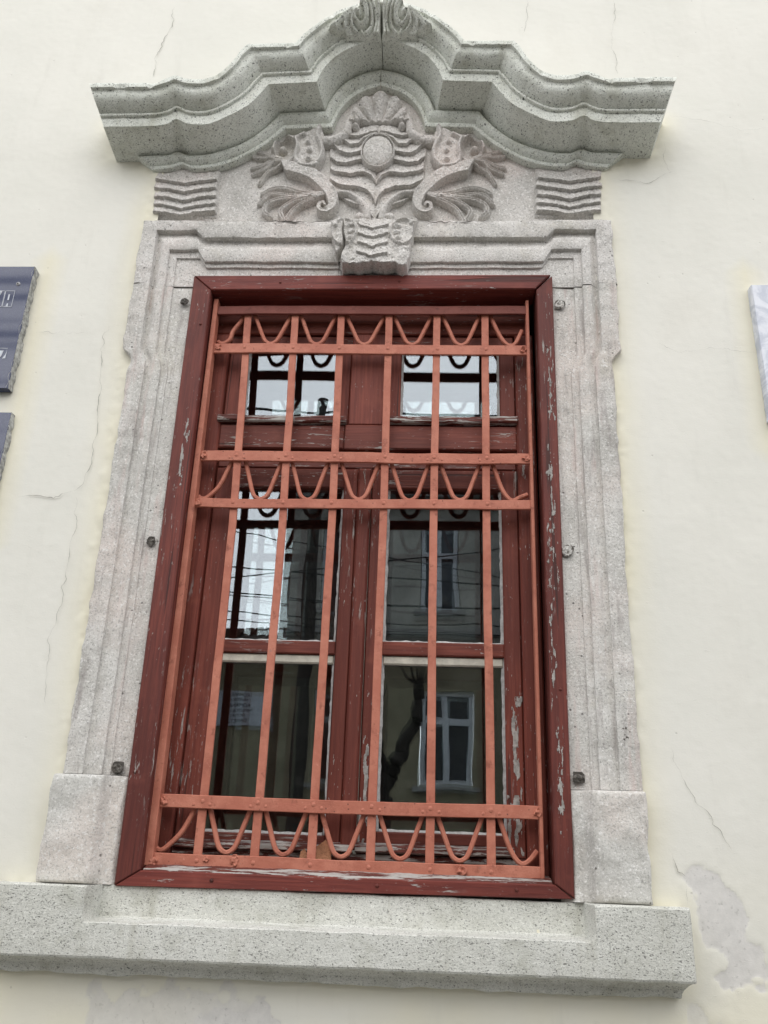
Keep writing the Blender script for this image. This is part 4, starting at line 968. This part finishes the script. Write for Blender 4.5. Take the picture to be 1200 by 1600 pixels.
# ================================================================== THE STREET AND THE FAR SIDE (seen in the glass)
M.update(asphalt=m_plain('asphalt', (.05, .05, .052), .9, .25, 40, .5), pave=m_plain('pavement_slabs', (.22, .215, .205), .9, .2, 30, .4), kerb=m_plain('kerb_stone', (.30, .30, .29), .9, .2, 30, .4),
 ochre=m_plain('ochre_facade_plaster', (.30, .265, .18), .9, .14, 2.5, .3), upper=m_plain('grey_facade_plaster', (.44, .42, .375), .9, .22, 1.6, .3), trim=m_plain('facade_trim', (.34, .33, .31), .9, .15, 5, .3),
 wwhite=m_plain('white_window_paint', (.62, .64, .67), .5, .08, 8, .1), fglass=m_plain('far_window_glass', (.02, .022, .03), .08, .1, 3, .02, .6), tile=m_plain('roof_tiles', (.16, .08, .055), .9, .3, 14, .5),
 bark=m_plain('dark_bark', (.045, .038, .032), .95, .3, 12, 1.0), wood_pole=m_plain('tarred_pole', (.06, .052, .045), .9, .25, 10, .5), cable=m_plain('black_cable', (.02, .02, .022), .6, .1, 10, 0), signw=m_plain('sign_board', (.55, .57, .62), .6, .05, 6, .05), signt=m_plain('sign_print', (.05, .05, .06), .7, .05, 6, 0))
def sheet(name, x0, x1, y0, y1, z, m, kind='structure'):
    return pydata(name, [(x0, y0, z), (x1, y0, z), (x1, y1, z), (x0, y1, z)], [(0, 1, 2, 3)], M[m], None, sharp=None, kind=kind)
sheet('ground', -150, 150, -160, 20, -3.13, 'asphalt')
sheet('road', -60, 60, -9.2, -2.9, -3.124, 'asphalt')
for y0, y1 in ((-2.9, .0), (-11.3, -9.2)):
    box('pavement', -60, 60, y0+.15 if y0 > -5 else y0, y1 if y0 > -5 else y1-.15, -3.12, -3.0, M['pave'], None, .001, kind='structure')
for y0 in (-2.9, -9.35): box('kerb', -60, 60, y0, y0+.148, -3.12, -2.995, M['kerb'], None, .01, kind='structure')

def wallgrid(name, x0, x1, z0, z1, y, th, holes, m, parent):
    xs = sorted({x0, x1}|{v for h in holes for v in h[:2] if x0 < v < x1}); zs = sorted({z0, z1}|{v for h in holes for v in h[2:] if z0 < v < z1})
    V = []; F = []
    for i in range(len(xs)-1):
        for j in range(len(zs)-1):
            cx, cz = (xs[i]+xs[i+1])/2, (zs[j]+zs[j+1])/2
            if any(h[0] < cx < h[1] and h[2] < cz < h[3] for h in holes): continue
            k = len(V); V += [(xs[i], y, zs[j]), (xs[i+1], y, zs[j]), (xs[i+1], y, zs[j+1]), (xs[i], y, zs[j+1])]; F.append((k+3, k+2, k+1, k))
    for a, b, c, d in holes:
        k = len(V); V += [(a, y, c), (b, y, c), (b, y, d), (a, y, d), (a, y-th, c), (b, y-th, c), (b, y-th, d), (a, y-th, d)]
        F += [(k, k+1, k+5, k+4), (k+1, k+2, k+6, k+5), (k+2, k+3, k+7, k+6), (k+3, k, k+4, k+7)]
    return pydata(name, V, F, M[m], parent, sharp=None)
def bxy(name, x0, x1, ya, yb, z0, z1, m, parent): return box(name, x0, x1, min(ya, yb), max(ya, yb), z0, z1, M[m], parent, .002)
def far_window(x0, x1, z0, z1, y, parent, sillm='trim', cross=.70):
    f = bxy('window', x0, x0+.07, y-.16, y-.06, z0, z1, 'wwhite', parent)
    bxy('frame', x1-.07, x1, y-.16, y-.06, z0, z1, 'wwhite', f); bxy('frame', x0+.07, x1-.07, y-.16, y-.06, z1-.07, z1, 'wwhite', f); bxy('frame', x0+.07, x1-.07, y-.16, y-.06, z0, z0+.07, 'wwhite', f)
    zc = z0+(z1-z0)*cross; xc = (x0+x1)/2
    bxy('frame', x0+.07, x1-.07, y-.15, y-.05, zc-.05, zc+.05, 'wwhite', f); bxy('frame', xc-.05, xc+.05, y-.15, y-.045, z0+.07, zc-.05, 'wwhite', f); bxy('frame', xc-.045, xc+.045, y-.15, y-.05, zc+.05, z1-.07, 'wwhite', f)
    bxy('pane', x0+.01, x1-.01, y-.13, y-.12, z0+.01, z1-.01, 'fglass', f)
    bxy('window_sill', x0-.10, x1+.10, y, y+.10, z0-.09, z0-.02, sillm, f)
FYY = -11.3
tall = empty('facade_building', (2.5, FYY, -3), 'tall ochre and grey building with white windows across the street', 'building')
cols = [(-1.55, -.75), (.08, .90), (1.95, 2.75), (3.75, 4.55), (5.6, 6.4)]
lowh = [(a, b, .02, 1.42) for a, b in cols]; uph = [(a-.04, b-.22, 2.74, 4.30) for a, b in cols]
wallgrid('lower_wall', -2.15, 8, -3, 1.98, FYY, .2, lowh, 'ochre', tall); wallgrid('upper_wall', -2.15, 8, 1.98, 4.9, FYY, .2, uph, 'upper', tall)
pydata('side_wall', [(-2.15, FYY, -3), (-2.15, FYY-8, -3), (-2.15, FYY-8, 4.9), (-2.15, FYY, 4.9)], [(0, 1, 2, 3)], M['upper'], tall, sharp=None)
for a, b, c, d in lowh: far_window(a+.01, b-.01, c, d, FYY, tall)
for a, b, c, d in uph: far_window(a+.01, b-.01, c, d, FYY, tall, cross=.62)
bxy('string_course', -2.2, 8, FYY, FYY+.12, 2.30, 2.42, 'trim', tall); bxy('string_course', -2.18, 8, FYY, FYY+.07, 1.92, 2.02, 'trim', tall)
bxy('cornice', -2.2, 8, FYY, FYY+.14, 4.52, 4.62, 'trim', tall); bxy('cornice', -2.3, 8, FYY, FYY+.30, 4.62, 4.78, 'trim', tall); bxy('cornice', -2.35, 8, FYY, FYY+.42, 4.78, 4.86, 'trim', tall)
pydata('roof', [(-2.4, FYY+.5, 4.865), (8, FYY+.5, 4.865), (8, FYY-4, 5.5), (-2.4, FYY-4, 5.5), (8, FYY-8, 4.865), (-2.4, FYY-8, 4.865)], [(0, 1, 2, 3), (3, 2, 4, 5)], M['tile'], tall, sharp=None)
low = empty('low_house', (-6, FYY, -3), 'low ochre house with tiled eaves beside the taller facade', 'house')
wallgrid('wall', -14, -2.16, -3, 2.1, FYY-.06, .2, [(-6.2, -5.3, -.2, 1.3), (-9.2, -8.3, -.2, 1.3)], 'ochre', low)
for a in (-6.2, -9.2): far_window(a+.01, a+.89, -.2, 1.3, FYY-.06, low)
bxy('eaves', -14, -2.17, FYY-.06, FYY+.3, 2.10, 2.19, 'trim', low)
pydata('roof', [(-14, FYY+.35, 2.195), (-2.17, FYY+.35, 2.195), (-2.17, FYY-3.6, 3.1), (-14, FYY-3.6, 3.1)], [(0, 1, 2, 3)], M['tile'], low, sharp=None)
rt = [tube('roof_tile', [(x, FYY+.40, 2.20), (x, FYY+.05, 2.30)], .062, M['tile'], low, 7) for x in np.arange(-4.9, -2.2, .16)]

# the notice on the low house: white board with printed rows
sg = empty('notice_board', (-2.78, FYY+.02, .78), 'white printed notice on the wall across the street', 'sign')
bxy('board', -3.32, -2.24, FYY-.05, FYY-.015, .80, 1.34, 'signw', sg)
def text(s, size, x, y, z, parent, m):
    c = bpy.data.curves.new('lettering', 'FONT'); c.body = s; c.size = size; c.align_x = 'CENTER'; c.extrude = .0008
    o = bpy.data.objects.new('lettering', c); COL.objects.link(o); bpy.context.view_layer.update()
    me = bpy.data.meshes.new_from_object(o.evaluated_get(bpy.context.evaluated_depsgraph_get())); bpy.data.objects.remove(o)
    r = link('lettering', me, M[m], parent, sharp=None)
    r.matrix_parent_inverse = Matrix.Identity(4); r.location = (x-parent.location[0], y-parent.location[1], z-parent.location[2]); r.rotation_euler = (math.pi/2, 0, math.pi)
for s_, sz, z in (('ROMANIA', .075, 1.255), ('MINISTERUL', .055, 1.185), ('ROMANIA', .085, 1.09), ('INSPECTORATUL', .06, 1.01), ('DE STAT', .06, .935), ('DIRECTIA', .075, .84)):
    text(s_, sz, -2.78, FYY-.0135, z, sg, 'signt')

# utility pole, cables, pollarded tree
pole = empty('utility_pole', (-1.50, -9.5, -3), 'dark utility pole standing on the far pavement', 'pole')
tube('shaft', [(-1.50, -9.5, -3), (-1.50, -9.5, 1.6), (-1.52, -9.5, 5.6)], .12, M['wood_pole'], pole, 10, r1=.085)
bxy('crossarm', -2.3, -.7, -9.58, -9.46, 4.95, 5.05, 'wood_pole', pole); bxy('crossarm', -2.1, -.9, -9.58, -9.46, 4.45, 4.54, 'wood_pole', pole)
for i, (za, zb, yy, sagv, r) in enumerate(((1.95, 1.55, -9.4, .5, .008), (2.1, 1.75, -9.4, .55, .010), (2.35, 1.9, -9.42, .5, .008), (2.6, 2.05, -9.38, .7, .010), (3.0, 2.2, -9.4, .6, .012), (4.5, 4.3, -9.45, .5, .010), (5.0, 4.9, -9.5, .5, .010), (1.4, 3.9, -9.3, .35, .010), (3.9, 1.2, -9.36, .3, .009), (2.75, 2.5, -6.2, .6, .014), (3.5, 3.3, -6.0, .6, .016))):
    t = np.linspace(0, 1, 50); xx = -9+18*t
    tube('overhead_cable', np.stack([xx, np.full(50, yy), za+1.2+(zb-za)*t-sagv*4*t*(1-t)-.6], 1), r, M['cable'], None, 5, label='black overhead cable sagging across the street', cat='cable', group='overhead cables across the street')
for i, (z0, tl, r) in enumerate(((5.0, .10, .018), (4.95, -.06, .022), (4.76, .05, .038), (4.45, .01, .012), (4.28, .03, .036), (4.16, .12, .012), (4.12, .09, .012))):
    xx = np.linspace(-14, 10, 60); tube('overhead_cable', np.stack([xx, np.full(60, -6.0-.02*i), z0+tl*(xx+4.5)*.35+.004*(xx+4.5)**2], 1), r, M['cable'], None, 6, label='thick black cable strung above the roadway', cat='cable', group='thick cables above the roadway')
tree = empty('pollarded_tree', (-.35, -9.0, -3), 'bare pollarded street tree with knobbly limbs on the far pavement', 'tree')
tube('trunk', [(-.42, -9.0, -3), (-.40, -9.0, -1.2), (-.36, -9.02, -.35)], .20, M['bark'], tree, 10, r1=.15)
def limb(pts, r0, r1):
    p = resample(np.array(pts, float), .06, range(len(pts)-1)); p[:, :] += .05*np.stack([fbm(p, 6, k, 3) for k in (1, 2, 3)], 1); tube('limb', p, r0, M['bark'], tree, 8, r1=r1); return p[-1]
ends = [limb([(-.36, -9.02, -.4), (-.20, -9.0, .05), (-.02, -9.02, .45), (.06, -9.0, .98)], .12, .07), limb([(-.38, -9.02, -.4), (-.62, -8.95, .1), (-.86, -9.0, .62)], .11, .07), limb([(-.36, -9.02, -.3), (-.42, -9.2, .3), (-.5, -9.2, .9)], .09, .06)]
for e in ends:
    for k in range(14):
        a = rng.normal(size=3)*[.12, .12, .05]; q = [tuple(e), tuple(e+a*.6+[0, 0, .10]), tuple(e+a+[0, 0, .26+.1*rng.random()])]
        tube('twig', resample(q, .05, (0, 1)), .012, M['bark'], tree, 5, r1=.003)
